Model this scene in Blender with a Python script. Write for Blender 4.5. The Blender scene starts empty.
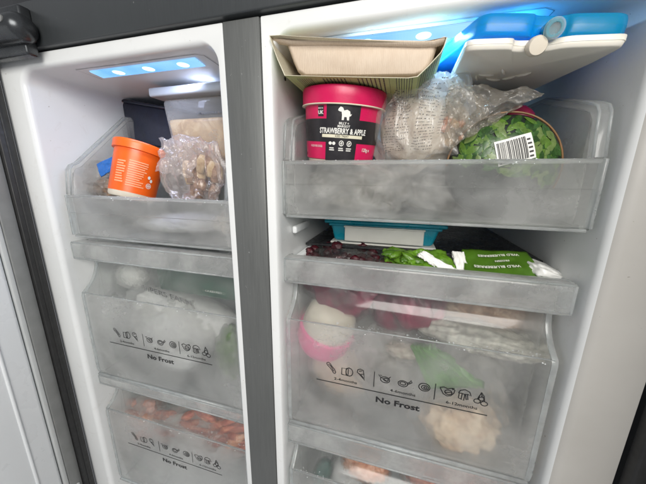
import bpy, bmesh, math, random
import numpy as np
from mathutils import Vector, Matrix, noise
random.seed(7)
scene = bpy.context.scene
COL = scene.collection
# ------------------------------------------------------------------ camera
# design unit: 1 u = 0.33 m; camera at u-origin; X right, Y into the fridge, Z up
S = 0.33
ZO = 1.50
RC = np.array([[0.96186, -0.01059, 0.27334], [0.0726, 0.9733, -0.21775], [-0.26374, 0.22929, 0.93695]])
FPX = 270.889
cam_d = bpy.data.cameras.new('camera')
cam = bpy.data.objects.new('camera', cam_d); COL.objects.link(cam)
cam_d.sensor_width = 36; cam_d.lens = 36 * FPX / 646; cam_d.clip_start = 0.01; cam_d.clip_end = 50
def cw(v): return Vector((v[0], v[2], -v[1]))
ax, ay, az = cw(RC[0]), cw(-RC[1]), cw(-RC[2])
m = Matrix((ax, ay, az)).transposed().to_4x4(); m.translation = (0, 0, ZO)
cam.matrix_world = m
scene.camera = cam
def at(px, py, Y):
    w = RC.T @ np.array([px - 323, py - 242, FPX])
    return Vector((w[0], w[2], -w[1])) * (Y / w[2])
def atz(px, py, Z):
    w = RC.T @ np.array([px - 323, py - 242, FPX])
    return Vector((w[0], w[2], -w[1])) * (Z / -w[1])
# ------------------------------------------------------------------ world and room light
world = bpy.data.worlds.new('World'); scene.world = world; world.use_nodes = True
wb = world.node_tree.nodes['Background']
wb.inputs[0].default_value = (0.93, 0.95, 1.0, 1); wb.inputs[1].default_value = 0.30
def area(name, loc, target, size, sy, power, color):
    d = bpy.data.lights.new(name, 'AREA'); d.shape = 'RECTANGLE'; d.size = size * S; d.size_y = sy * S
    d.energy = power; d.color = color
    o = bpy.data.objects.new(name, d); COL.objects.link(o)
    a = Vector(loc) * S + Vector((0, 0, ZO)); b = Vector(target) * S + Vector((0, 0, ZO))
    o.location = a; o.rotation_euler = (b - a).to_track_quat('-Z', 'Y').to_euler()
    return o
area('kitchen_fill_light', (0.9, -3.0, 1.7), (-0.4, 1.2, -0.8), 3.2, 2.2, 22, (1.0, 0.97, 0.92))  # added soft fill for the kitchen's light, set to face the drawer fronts
area('led_left', (-1.17, 1.13, 0.475), (-1.30, 1.25, -0.6), 0.55, 0.05, 0.27, (0.62, 0.70, 1.0))
area('led_right', (0.06, 1.13, 0.475), (0.1, 1.5, -0.6), 0.58, 0.05, 0.95, (0.30, 0.62, 1.0))
scene.view_settings.view_transform = 'Standard'; scene.view_settings.look = 'None'
scene.view_settings.exposure = 0.30; scene.view_settings.gamma = 1
scene.view_settings.use_curve_mapping = False
scene.cycles.use_denoising = True
try: scene.cycles.denoiser = 'OPENIMAGEDENOISE'
except Exception: pass
scene.cycles.max_bounces = 14; scene.cycles.transmission_bounces = 12
scene.cycles.transparent_max_bounces = 24; scene.cycles.diffuse_bounces = 5
scene.cycles.caustics_reflective = True; scene.cycles.caustics_refractive = True
scene.cycles.sample_clamp_indirect = 4.0
scene.cycles.blur_glossy = 0.5

# ------------------------------------------------------------------ materials
MATS = {}
class NT:
    def __init__(s, name):
        s.m = bpy.data.materials.new(name); s.m.use_nodes = True; s.t = s.m.node_tree
        s.t.nodes.clear(); s.out = s.n('ShaderNodeOutputMaterial'); MATS[name] = s.m
        s.co = s.n('ShaderNodeTexCoord').outputs['Object']
    def n(s, k, **kw):
        nd = s.t.nodes.new(k)
        for a, b in kw.items():
            if hasattr(nd, a): setattr(nd, a, b)
        return nd
    def l(s, a, b): s.t.links.new(a, b)
    def map(s, scale, co=None):
        mp = s.n('ShaderNodeMapping'); mp.inputs['Scale'].default_value = scale; s.l(co or s.co, mp.inputs[0]); return mp.outputs[0]
    def noise(s, scale, detail=4, rough=.55, co=None, dist=0):
        nd = s.n('ShaderNodeTexNoise'); nd.inputs['Scale'].default_value = scale; nd.inputs['Detail'].default_value = detail
        nd.inputs['Roughness'].default_value = rough; nd.inputs['Distortion'].default_value = dist
        s.l(co or s.co, nd.inputs['Vector']); return nd.outputs['Fac']
    def ramp(s, fac, stops):
        r = s.n('ShaderNodeValToRGB'); cr = r.color_ramp
        while len(cr.elements) < len(stops): cr.elements.new(.5)
        for e, (p, c) in zip(cr.elements, stops):
            e.position = p; e.color = (c, c, c, 1) if isinstance(c, (int, float)) else (*c, 1)
        s.l(fac, r.inputs[0]); return r.outputs[0]
    def mr(s, v, a, b, c, d):
        r = s.n('ShaderNodeMapRange')
        for i, x in enumerate((a, b, c, d)): r.inputs[i + 1].default_value = x
        s.l(v, r.inputs[0]); return r.outputs[0]
    def math(s, op, a, b):
        r = s.n('ShaderNodeMath'); r.operation = op
        for i, x in enumerate((a, b)):
            if isinstance(x, (int, float)): r.inputs[i].default_value = x
            else: s.l(x, r.inputs[i])
        return r.outputs[0]
    def bump(s, h, strength, dist):
        b = s.n('ShaderNodeBump'); b.inputs['Strength'].default_value = strength; b.inputs['Distance'].default_value = dist
        s.l(h, b.inputs['Height']); return b.outputs[0]
    def pr(s, **kw):
        p = s.n('ShaderNodeBsdfPrincipled')
        for k, v in kw.items():
            i = p.inputs[k.replace('_', ' ')]
            if isinstance(v, bpy.types.NodeSocket): s.l(v, i)
            elif isinstance(v, tuple) and len(v) == 3 and len(i.default_value) == 4: i.default_value = (*v, 1)
            else: i.default_value = v
        return p.outputs[0]
    def mix(s, f, a, b):
        x = s.n('ShaderNodeMixShader')
        if isinstance(f, (int, float)): x.inputs[0].default_value = f
        else: s.l(f, x.inputs[0])
        s.l(a, x.inputs[1]); s.l(b, x.inputs[2]); return x.outputs[0]
    def sh(s, k, color, rough=None, normal=None):
        x = s.n(k); 
        if isinstance(color, bpy.types.NodeSocket): s.l(color, x.inputs[0])
        else: x.inputs[0].default_value = (*color, 1)
        if rough is not None:
            if isinstance(rough, (int, float)): x.inputs['Roughness'].default_value = rough
            else: s.l(rough, x.inputs['Roughness'])
        if normal is not None: s.l(normal, x.inputs['Normal'])
        return x.outputs[0]
    def end(s, surf): s.l(surf, s.out.inputs[0]); return s.m

def plain(name, col, rough=.45, var=.12, nscale=40, bump=0, bscale=300, metallic=0, spec=.5, sss=0):
    t = NT(name); n = t.noise(nscale, 5)
    c = t.ramp(n, [(.3, tuple(x * (1 - var) for x in col)), (.7, tuple(min(1, x * (1 + var)) for x in col))])
    kw = dict(Base_Color=c, Roughness=t.mr(t.noise(nscale * 2.3, 4), .3, .7, rough * .8, rough * 1.2), Metallic=metallic)
    kw['Specular_IOR_Level'] = spec
    if bump: kw['Normal'] = t.bump(t.noise(bscale, 3), bump, .001)
    if sss: kw['Subsurface_Weight'] = sss; kw['Subsurface_Radius'] = (.01, .008, .006)
    return t.end(t.pr(**kw))

def frosted(name, tint, r0, r1, milk0, milk1, clear=0.0, cloud=13, ior=1.25, bumps=.25):
    """translucent plastic with patches of frost"""
    t = NT(name)
    cl = t.noise(cloud, 5, .48, dist=.4); fine = t.noise(130, 5, .7)
    streak = t.noise(30, 4, .6, co=t.map((1, 1, 2.6)))
    f = t.math('ADD', t.math('MULTIPLY', cl, .70), t.math('MULTIPLY', fine, .12))
    f = t.math('ADD', f, t.math('MULTIPLY', streak, .18))
    fr = t.mr(f, .38, .63, 0, 1)
    bmp = t.bump(t.math('ADD', t.noise(260, 4), t.math('MULTIPLY', t.noise(40, 3), .6)), bumps, .0008)
    refr = t.pr(Base_Color=tint, Transmission_Weight=1.0, Roughness=t.mr(fr, 0, 1, r0, r1), IOR=ior, Normal=bmp, Coat_Weight=.5, Coat_Roughness=.08)
    if clear: refr = t.mix(clear, refr, t.sh('ShaderNodeBsdfTransparent', (.95, .97, .97)))
    milk = t.mix(.45, t.sh('ShaderNodeBsdfDiffuse', (.86, .865, .85), normal=bmp), t.sh('ShaderNodeBsdfTranslucent', (.92, .92, .90)))
    return t.end(t.mix(t.mr(fr, 0, 1, milk0, milk1), refr, milk))

def film(name, tint=(.97, .97, .96), milk=.10, rough=.12, gl=.35, milkcol=(.85, .85, .83)):
    """thin polythene: mostly see-through, creases catch the light"""
    t = NT(name)
    mpn = t.n('ShaderNodeMapping'); mpn.inputs['Rotation'].default_value = (.5, .9, .3); mpn.inputs['Scale'].default_value = (1, 1, .3); t.l(t.co, mpn.inputs[0])
    rd = t.math('ABSOLUTE', t.math('SUBTRACT', t.noise(70, 3, .5, co=mpn.outputs[0], dist=1.2), .5), 0)
    cr = t.bump(t.math('ADD', t.math('MULTIPLY', rd, 2.2), t.math('MULTIPLY', t.noise(40, 3), .5)), .38, .006)
    lw = t.n('ShaderNodeLayerWeight'); lw.inputs['Blend'].default_value = .35; t.l(cr, lw.inputs['Normal'])
    glos = t.sh('ShaderNodeBsdfAnisotropic' if False else 'ShaderNodeBsdfGlossy', (.95, .95, .95), rough, cr)
    base = t.mix(milk, t.sh('ShaderNodeBsdfTransparent', tint), t.mix(.5, t.sh('ShaderNodeBsdfDiffuse', milkcol, normal=cr), t.sh('ShaderNodeBsdfTranslucent', milkcol)))
    fac = t.math('MULTIPLY', t.mr(lw.outputs['Fresnel'], 0, 1, .03, .75), gl * 2)
    return t.end(t.mix(t.math('MINIMUM', fac, .9), base, glos))

def mottled(name, stops, scale=60, rough=.5, bump=.6, dist=.8, bd=.003, co_s=(1, 1, 1)):
    t = NT(name); co = t.map(co_s)
    n = t.noise(scale, 6, .6, co=co, dist=dist)
    return t.end(t.pr(Base_Color=t.ramp(n, stops), Roughness=rough, Normal=t.bump(t.noise(scale * 1.6, 5, co=co), bump, bd)))

plain('white_liner', (.74, .76, .765), .32, .025, 9, .05, 700)
def liner():
    t = NT('worn_liner'); n = t.noise(7, 4); sp = t.noise(220, 3, .4); sm = t.noise(38, 6, .7, dist=1.2)
    c = t.ramp(n, [(.3, (.73, .745, .74)), (.7, (.79, .80, .795))])
    spots = t.ramp(sp, [(.215, 1.0), (.235, 0.0)]); 
    mx = t.n('ShaderNodeMix'); mx.data_type = 'RGBA'; t.l(spots, mx.inputs[0]); t.l(c, mx.inputs[6]); mx.inputs[7].default_value = (.38, .35, .3, 1)
    m2 = t.n('ShaderNodeMix'); m2.data_type = 'RGBA'; t.l(t.ramp(sm, [(.58, 0.0), (.8, .5)]), m2.inputs[0]); t.l(mx.outputs[2], m2.inputs[6]); m2.inputs[7].default_value = (.62, .60, .56, 1)
    t.end(t.pr(Base_Color=m2.outputs[2], Roughness=.3, Normal=t.bump(t.noise(420, 3), .05, .0006)))
liner()
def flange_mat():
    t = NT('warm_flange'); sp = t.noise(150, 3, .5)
    c = t.ramp(t.noise(9, 4), [(.3, (.45, .435, .405)), (.7, (.50, .485, .455))])  # light fall-off on the right flange put into this darker beige
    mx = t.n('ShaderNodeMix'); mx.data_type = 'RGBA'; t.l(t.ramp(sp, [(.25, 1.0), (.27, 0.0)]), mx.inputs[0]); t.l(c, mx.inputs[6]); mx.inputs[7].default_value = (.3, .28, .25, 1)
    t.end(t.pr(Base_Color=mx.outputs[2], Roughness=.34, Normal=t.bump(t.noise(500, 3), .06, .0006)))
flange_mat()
def brushed(name, col, rough, metallic=.6):
    t = NT(name); n = t.noise(60, 6, .7, co=t.map((14, 14, .35))); b = t.noise(5, 3)
    c = t.ramp(t.math('ADD', t.math('MULTIPLY', n, .6), t.math('MULTIPLY', b, .4)), [(.35, tuple(x * .84 for x in col)), (.65, tuple(x * 1.12 for x in col))])
    d = t.ramp(t.noise(260, 2, .4), [(.765, 0.0), (.785, .3)])
    mx = t.n('ShaderNodeMix'); mx.data_type = 'RGBA'; t.l(d, mx.inputs[0]); t.l(c, mx.inputs[6]); mx.inputs[7].default_value = (.5, .5, .5, 1)
    t.end(t.pr(Base_Color=mx.outputs[2], Roughness=t.mr(n, .3, .7, rough * .85, rough * 1.2), Metallic=metallic))
brushed('grey_steel', (.135, .14, .136), .42, .3)
brushed('dark_steel', (.050, .055, .058), .38, .25)
plain('black_rubber', (.018, .018, .018), .5, .2, 60)
plain('grey_trim', (.20, .205, .20), .4, .1, 30)
plain('light_trim', (.50, .515, .51), .4, .05, 20)
plain('white_door', (.78, .80, .81), .3, .02, 8)
plain('dark_metal', (.07, .075, .08), .28, .15, 60, metallic=.7)
plain('dark_gap', (.01, .01, .01), .7)
plain('black_plastic', (.018, .019, .021), .28, .2, 40)
plain('navy_plastic', (.010, .014, .032), .4, .25, 60, .15)
plain('ink', (.012, .012, .013), .5, .1)
plain('ink_grey', (.07, .07, .07), .5, .1)
plain('faded_ink', (.07, .07, .07), .5, .1)
plain('white_ink', (.78, .77, .72), .5, .03)
plain('pink_plastic', (.62, .006, .09), .34, .10, 30, .06, 400)
plain('label_black', (.016, .014, .017), .36, .2, 60)
plain('cream_label', (.72, .68, .52), .45, .05)
plain('cream_plastic', (.66, .60, .50), .45, .06, 40, sss=.2)
plain('orange_plastic', (.82, .115, .006), .34, .07, 30)
plain('pale_orange_ink', (.86, .36, .17), .5, .05)
plain('frost_white', (.80, .82, .83), .8, .06, 60, .5, 220)
plain('white_plastic', (.36, .375, .385), .36, .04, 30)
plain('blue_plastic', (.015, .14, .50), .3, .08)
plain('teal_plastic', (.004, .24, .33), .3, .06, 20)
plain('clip_plastic', (.62, .62, .57), .35, .05, 30)
plain('pink_lid', (.80, .012, .24), .4, .06, 30)
plain('leaf_dark', (.010, .016, .012), .32, .3, 80)
plain('leaf_green', (.016, .055, .007), .3, .35, 160, .15, 200)
plain('leaf_light', (.075, .15, .018), .3, .30, 160, .15, 200)
plain('leaf_mid', (.035, .095, .018), .3, .35, 160, .15, 200)
plain('leaf_pale', (.12, .18, .05), .3, .25, 160, .15, 200)
plain('package_edge', (.20, .10, .035), .35, .2)
plain('magenta_wrap', (.20, .008, .045), .4, .25, 40, .4, 60)
plain('green_wrap', (.060, .145, .010), .34, .25, 45, .5, 50)
plain('white_wrap', (.82, .82, .79), .4, .05, 30, .4, 70)
plain('deep_green', (.012, .06, .035), .35, .3, 30, .3, 60)
plain('teal_wrap', (.01, .12, .10), .4, .2)
plain('foil', (.52, .50, .44), .42, .4, 110, 1.0, 240, metallic=.25)
def pack_mat(name, col, col2, rough=.35):
    t = NT(name); n = t.noise(12, 4)
    c = t.ramp(n, [(.35, col), (.65, col2)])
    t.end(t.pr(Base_Color=c, Roughness=rough, Subsurface_Weight=.35, Subsurface_Radius=(.012, .014, .02), Normal=t.bump(t.noise(350, 3), .12, .0006)))
pack_mat('ice_pack_white', (.74, .70, .62), (.80, .77, .69))
def blue_pack():
    t = NT('ice_pack_blue')
    p = t.pr(Base_Color=(.002, .26, .42), Roughness=.3, Normal=t.bump(t.noise(350, 3), .1, .0006))
    t.end(t.mix(.30, p, t.sh('ShaderNodeBsdfTranslucent', (.01, .42, .95))))
blue_pack()
def kraft(name, c1, c2):
    t = NT(name); f = t.noise(320, 5, .7, co=t.map((1, 1, .25))); g = t.noise(25, 4)
    c = t.ramp(t.math('ADD', t.math('MULTIPLY', f, .5), t.math('MULTIPLY', g, .5)), [(.35, c1), (.65, c2)])
    wv = t.n('ShaderNodeTexWave'); wv.inputs['Scale'].default_value = 160; wv.bands_direction = 'X'; t.l(t.co, wv.inputs[0])
    wv.inputs['Distortion'].default_value = 3
    t.end(t.pr(Base_Color=c, Roughness=.85, Normal=t.bump(t.math('ADD', f, t.math('MULTIPLY', wv.outputs['Fac'], .5)), .35, .0012)))
kraft('pulp', (.62, .50, .385), (.70, .585, .465)); kraft('card_inner', (.56, .52, .40), (.64, .60, .46))
plain('green_card', (.46, .53, .21), .5, .06, 30)
mottled('berry', [(.3, (.008, .002, .004)), (.55, (.05, .003, .008)), (.75, (.16, .010, .018))], 110, .45)
mottled('raw_meat', [(.3, (.16, .022, .014)), (.48, (.40, .085, .045)), (.62, (.60, .22, .12)), (.75, (.78, .50, .36))], 75, .4, co_s=(1, 1, 2))
mottled('red_mince', [(.30, (.025, .003, .010)), (.52, (.11, .006, .026)), (.72, (.24, .025, .065)), (.9, (.45, .18, .22))], 26, .4, co_s=(1, 1, .6))
mottled('prawn', [(.3, (.40, .12, .05)), (.5, (.72, .30, .15)), (.7, (.85, .6, .45))], 60, .4)
mottled('beige_food', [(.3, (.42, .27, .11)), (.5, (.66, .50, .28)), (.7, (.80, .70, .50))], 50, .5)
mottled('brown_food', [(.3, (.09, .045, .025)), (.5, (.28, .15, .08)), (.7, (.52, .38, .26))], 80, .55)
mottled('pinkish_food', [(.3, (.20, .07, .05)), (.5, (.45, .22, .17)), (.7, (.68, .50, .44))], 60, .5)
mottled('murky_food', [(.3, (.07, .06, .05)), (.5, (.22, .20, .17)), (.7, (.60, .58, .55))], 35, .6)
mottled('pale_food', [(.3, (.42, .33, .26)), (.5, (.62, .54, .44)), (.7, (.74, .68, .60))], 50, .5)
mottled('soup', [(.3, (.20, .105, .035)), (.5, (.33, .20, .08)), (.7, (.50, .36, .19))], 40, .35, .2)
mottled('peach_food', [(.3, (.58, .38, .23)), (.6, (.82, .66, .48))], 30, .6, .2)
mottled('fries', [(.3, (.62, .38, .19)), (.6, (.82, .62, .42))], 60, .6, .2)
film('film_clear', milk=.05, gl=.3); film('film_frosty', milk=.26, gl=.26, rough=.2, milkcol=(.92, .91, .88)); film('film_milky', milk=.50, gl=.25, rough=.25, milkcol=(.92, .91, .88)); film('film_pinkish', (.99, .97, .96), .17, .16, .26, (.93, .88, .86))
film('film_smoky', (.86, .84, .80), .20, .2, .24, (.72, .68, .62))
frosted('frost_panel', (.995, .998, .995), .14, .26, .06, .32, .04, 9, bumps=.07)
frosted('clear_panel', (.99, .99, .99), .04, .20, .04, .22, .35, 12)
frosted('neck_panel', (.995, .995, .99), .05, .14, .03, .14, .28, 12, bumps=.06)
frosted('lip_panel', (.99, .995, .995), .08, .22, .18, .42, .15, 14, bumps=.12)
frosted('side_panel_plastic', (.985, .99, .985), .06, .22, .10, .28, .3, 12)
frosted('smoky_panel', (.97, .97, .95), .08, .22, .07, .30, .08, 16, bumps=.12)
frosted('edge_plastic', (.84, .94, .99), .04, .15, .25, .40, .05, 30, 1.4)
frosted('tub_plastic', (.93, .93, .94), .04, .12, .18, .30, .55, 20, 1.1)
def emit_lens():
    t = NT('led_lens'); wv = t.n('ShaderNodeTexWave'); wv.inputs['Scale'].default_value = 260; wv.bands_direction = 'X'; t.l(t.co, wv.inputs['Vector'])
    w2 = t.n('ShaderNodeTexWave'); w2.inputs['Scale'].default_value = 260; w2.bands_direction = 'Y'; t.l(t.co, w2.inputs['Vector'])
    n = t.math('ADD', t.math('MULTIPLY', t.math('MULTIPLY', wv.outputs['Fac'], w2.outputs['Fac']), .35), t.math('MULTIPLY', t.noise(14, 2), .9))
    c = t.ramp(n, [(.3, (.12, .36, .90)), (.75, (.36, .66, 1.0))])
    e = t.n('ShaderNodeEmission'); t.l(c, e.inputs[0]); e.inputs[1].default_value = 1.15
    t.end(e.outputs[0])
    t = NT('led_glow'); e = t.n('ShaderNodeEmission'); e.inputs[0].default_value = (.42, .72, 1, 1); e.inputs[1].default_value = 2.6; t.end(e.outputs[0])
    t = NT('led_spot'); e = t.n('ShaderNodeEmission'); e.inputs[0].default_value = (.86, .95, 1, 1); e.inputs[1].default_value = 25; t.end(e.outputs[0])
emit_lens()

# ------------------------------------------------------------------ object helpers
ORIG = {}
def link(o): COL.objects.link(o); return o
def thing(name, label, cat, loc, group=None):
    o = link(bpy.data.objects.new(name, None)); loc = Vector(loc)
    o.empty_display_size = .02; o.location = loc * S + Vector((0, 0, ZO)); ORIG[o] = loc
    o['label'] = label; o['category'] = cat
    if group: o['group'] = group
    return o
def build(name, verts, faces, mat, parent, smooth=False, mats=None, fmat=None, label=None, sharp=None, kind=None):
    org = ORIG[parent]
    me = bpy.data.meshes.new(name)
    me.from_pydata([((Vector(v) - org) * S)[:] for v in verts], [], faces)
    bm = bmesh.new(); bm.from_mesh(me); bmesh.ops.recalc_face_normals(bm, faces=bm.faces); bm.to_mesh(me); bm.free()
    for k in (mats or [mat]): me.materials.append(MATS[k])
    if fmat is not None: me.polygons.foreach_set('material_index', fmat)
    if smooth: me.polygons.foreach_set('use_smooth', [True] * len(me.polygons))
    if sharp is not None: me.set_sharp_from_angle(angle=math.radians(sharp))
    me.update()
    o = link(bpy.data.objects.new(name, me)); o.parent = parent; ORIG[o] = org
    if label: o['label'] = label
    if kind: o['kind'] = kind
    return o
def frm_bm(name, bm, mat, parent, **k):
    bm.verts.ensure_lookup_table()
    v = [x.co.copy() for x in bm.verts]; f = [[q.index for q in x.verts] for x in bm.faces]; bm.free()
    return build(name, v, f, mat, parent, **k)
def box(name, x0, x1, y0, y1, z0, z1, mat, parent, bev=0, seg=2, **k):
    bm = bmesh.new()
    vs = [bm.verts.new((x, y, z)) for x in (x0, x1) for y in (y0, y1) for z in (z0, z1)]
    for f in ((0, 1, 3, 2), (4, 6, 7, 5), (0, 4, 5, 1), (2, 3, 7, 6), (0, 2, 6, 4), (1, 5, 7, 3)): bm.faces.new([vs[i] for i in f])
    if bev: bmesh.ops.bevel(bm, geom=bm.edges[:], offset=bev, segments=seg, affect='EDGES', profile=.5)
    bm.verts.index_update()
    k.setdefault('smooth', bool(bev)); 
    if bev: k.setdefault('sharp', 50)
    return frm_bm(name, bm, mat, parent, **k)
def hexa(name, pts, mat, parent, bev=0, seg=2, **k):
    """8 points: bottom ring of 4 then top ring of 4"""
    bm = bmesh.new(); vs = [bm.verts.new(p) for p in pts]
    for f in ((0, 1, 2, 3), (4, 5, 6, 7), (0, 1, 5, 4), (1, 2, 6, 5), (2, 3, 7, 6), (3, 0, 4, 7)): bm.faces.new([vs[i] for i in f])
    if bev: bmesh.ops.bevel(bm, geom=bm.edges[:], offset=bev, segments=seg, affect='EDGES', profile=.5)
    bm.verts.index_update()
    k.setdefault('smooth', bool(bev))
    if bev: k.setdefault('sharp', 50)
    return frm_bm(name, bm, mat, parent, **k)
def sheet(rows, th, normal_hint=None):
    """solid from a grid of points, thickness th along averaged normals"""
    R, C = len(rows), len(rows[0])
    P = [[Vector(p) for p in r] for r in rows]
    N = []
    for i in range(R):
        nr = []
        for j in range(C):
            a = P[min(i + 1, R - 1)][j] - P[max(i - 1, 0)][j]; b = P[i][min(j + 1, C - 1)] - P[i][max(j - 1, 0)]
            n = a.cross(b); n = n.normalized() if n.length > 1e-9 else Vector((0, 0, 1)); nr.append(n)
        N.append(nr)
    V = [P[i][j] for i in range(R) for j in range(C)] + [P[i][j] - N[i][j] * th for i in range(R) for j in range(C)]
    F = []; o = R * C
    for i in range(R - 1):
        for j in range(C - 1):
            a, b, c, d = i * C + j, i * C + j + 1, (i + 1) * C + j + 1, (i + 1) * C + j
            F += [(a, b, c, d), (o + d, o + c, o + b, o + a)]
    for i in range(R - 1):
        for j in (0, C - 1):
            a, d = i * C + j, (i + 1) * C + j; F.append((a, d, o + d, o + a))
    for j in range(C - 1):
        for i in (0, R - 1):
            a, b = i * C + j, i * C + j + 1; F.append((a, b, o + b, o + a))
    return V, F
def extrude_profile(prof, x0, x1, th):
    """(y,z) polyline extruded along X as a sheet of thickness th"""
    return sheet([[(x, y, z) for x in (x0, x1)] for y, z in prof], th)
def lathe(name, prof, center, mat, parent, axis=(0, 0, 1), seg=64, **k):
    ax = Vector(axis).normalized(); q = Vector((0, 0, 1)).rotation_difference(ax).to_matrix(); c = Vector(center)
    V = []; F = []; n = len(prof)
    for r, z in prof:
        for i in range(seg):
            a = 2 * math.pi * i / seg; V.append(c + q @ Vector((r * math.cos(a), r * math.sin(a), z)))
    for j in range(n - 1):
        for i in range(seg): F.append((j * seg + i, j * seg + (i + 1) % seg, (j + 1) * seg + (i + 1) % seg, (j + 1) * seg + i))
    F.append(list(range(seg))); F.append([(n - 1) * seg + i for i in range(seg)][::-1])
    k.setdefault('smooth', True); k.setdefault('sharp', 40)
    return build(name, V, F, mat, parent, **k)
def tube(name, pts, r, mat, parent, seg=10, **k):
    pts = [Vector(p) for p in pts]; V = []; F = []
    for i, p in enumerate(pts):
        d = (pts[min(i + 1, len(pts) - 1)] - pts[max(i - 1, 0)]).normalized()
        u = d.orthogonal().normalized() if abs(d.z) > .9 else d.cross(Vector((0, 0, 1))).normalized(); v = d.cross(u)
        rr = r[i] if isinstance(r, (list, tuple)) else r
        for j in range(seg):
            a = 2 * math.pi * j / seg; V.append(p + (u * math.cos(a) + v * math.sin(a)) * rr)
    for i in range(len(pts) - 1):
        for j in range(seg): F.append((i * seg + j, i * seg + (j + 1) % seg, (i + 1) * seg + (j + 1) % seg, (i + 1) * seg + j))
    F.append(list(range(seg))[::-1]); F.append([(len(pts) - 1) * seg + j for j in range(seg)])
    k.setdefault('smooth', True)
    return build(name, V, F, mat, parent, **k)
ICO = {}
def ico(sub):
    if sub not in ICO:
        bm = bmesh.new(); bmesh.ops.create_icosphere(bm, subdivisions=sub, radius=1); bm.verts.index_update()
        ICO[sub] = ([v.co.copy() for v in bm.verts], [[q.index for q in f.verts] for f in bm.faces]); bm.free()
    return ICO[sub]
def folds(p, f, oct=2):
    q = Vector((p.x * 1.0 + p.z * .35, p.y, p.z * .42 - p.x * .2)); return ridged(q, f * 1.5, 2)
def ridged(p, f, oct=3):
    s = 0; a = 1; t = 0
    for k in range(oct):
        s += a * (1 - abs(noise.noise(p * f)) * 2.2); t += a; f *= 2.1; a *= .5
    return s / t
def lump(name, c, rad, mat, parent, seed=0, amp=.12, freq=2.2, sub=4, rot=None, square=1.0, ridge=True, floor=None, warp=None, fold=False, **k):
    V0, F = ico(sub); c = Vector(c); M = rot or Matrix.Identity(3); off = Vector((seed * 7.3, seed * 3.1, -seed * 5.7)); V = []
    for v in V0:
        w = v.copy()
        if square != 1:
            w = Vector([math.copysign(abs(x) ** square, x) for x in w])
        d = (folds if fold else ridged)(v + off, freq) if ridge else noise.fractal(v * freq + off, 1, 2, 3)
        w = w * (1 + amp * (d - .5 if ridge else d))
        p = Vector((w.x * rad[0], w.y * rad[1], w.z * rad[2]))
        if warp: p = warp(p)
        p = c + M @ p
        if floor is not None and p.z < floor: p.z = floor + (p.z - floor) * .05
        V.append(p)
    k.setdefault('smooth', True)
    return build(name, V, F, mat, parent, **k)
def euler(x, y, z): 
    from mathutils import Euler
    return Euler((math.radians(x), math.radians(y), math.radians(z))).to_matrix()
# ---- lettering
def letters(s, size=1.0, bold=0):
    c = bpy.data.curves.new('lettering', 'FONT'); c.body = s; c.size = size; c.align_x = 'CENTER'; c.align_y = 'CENTER'; c.offset = bold; c.resolution_u = 2
    o = bpy.data.objects.new('lettering', c); COL.objects.link(o)
    bpy.context.view_layer.update(); dg = bpy.context.evaluated_depsgraph_get()
    me = bpy.data.meshes.new_from_object(o.evaluated_get(dg))
    V = [v.co.copy() for v in me.vertices]; F = [list(p.vertices) for p in me.polygons]
    bpy.data.objects.remove(o); bpy.data.curves.remove(c); bpy.data.meshes.remove(me)
    return V, F
def printed(name, s, fn, height, mat, parent, bold=0.0, xs=1.0, width=None):
    """text laid onto a surface: fn(x, y) -> point"""
    V, F = letters(s, 1.0, bold)
    if not V: return
    w = max(v.x for v in V) - min(v.x for v in V); k = height / .72
    kx = width / w if width else k * xs
    return build(name, [fn(v.x * kx, v.y * k) for v in V], F, mat, parent)
def ribbon(lines, w):
    V = []; F = []
    for L in lines:
        L = [Vector((a, b)) for a, b in L]; b0 = len(V)
        for i, p in enumerate(L):
            d = L[min(i + 1, len(L) - 1)] - L[max(i - 1, 0)]
            if d.length < 1e-9: d = Vector((1, 0))
            d.normalize(); n = Vector((-d.y, d.x)) * w / 2; V += [p + n, p - n]
        for i in range(len(L) - 1): F.append((b0 + 2 * i, b0 + 2 * i + 1, b0 + 2 * i + 3, b0 + 2 * i + 2))
    return V, F
def drawn(name, lines, w, fn, mat, parent):
    V, F = ribbon(lines, w); return build(name, [fn(v.x, v.y) for v in V], F, mat, parent)
def planef(o, ux, uy, off=(0, 0, 0)):
    o = Vector(o) + Vector(off); ux = Vector(ux); uy = Vector(uy); return lambda x, y: o + ux * x + uy * y
def dashes(x0, x1, y0, y1, rows, rnd, fill=.8, h=.45):
    V = []; F = []; dy = (y1 - y0) / rows
    for r in range(rows):
        y = y0 + r * dy; x = x0; end = x1 - (rnd.random() ** 3) * (x1 - x0) * .3
        while x < end:
            w = (x1 - x0) * rnd.uniform(.02, .07)
            if x + w > end: break
            b = len(V); V += [Vector((x, y)), Vector((x + w, y)), Vector((x + w, y + dy * h)), Vector((x, y + dy * h))]; F.append((b, b + 1, b + 2, b + 3)); x += w * (1 + (1 - fill))
    return V, F
def dash_block(name, spec, fn, mat, parent, seed=1, **k):
    V, F = dashes(*spec, random.Random(seed), **k); return build(name, [fn(v.x, v.y) for v in V], F, mat, parent, kind='stuff')
def circ(cx, cy, rx, ry, n=20, a0=0, a1=360):
    return [(cx + rx * math.cos(math.radians(a0 + (a1 - a0) * i / n)), cy + ry * math.sin(math.radians(a0 + (a1 - a0) * i / n))) for i in range(n + 1)]

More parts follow.
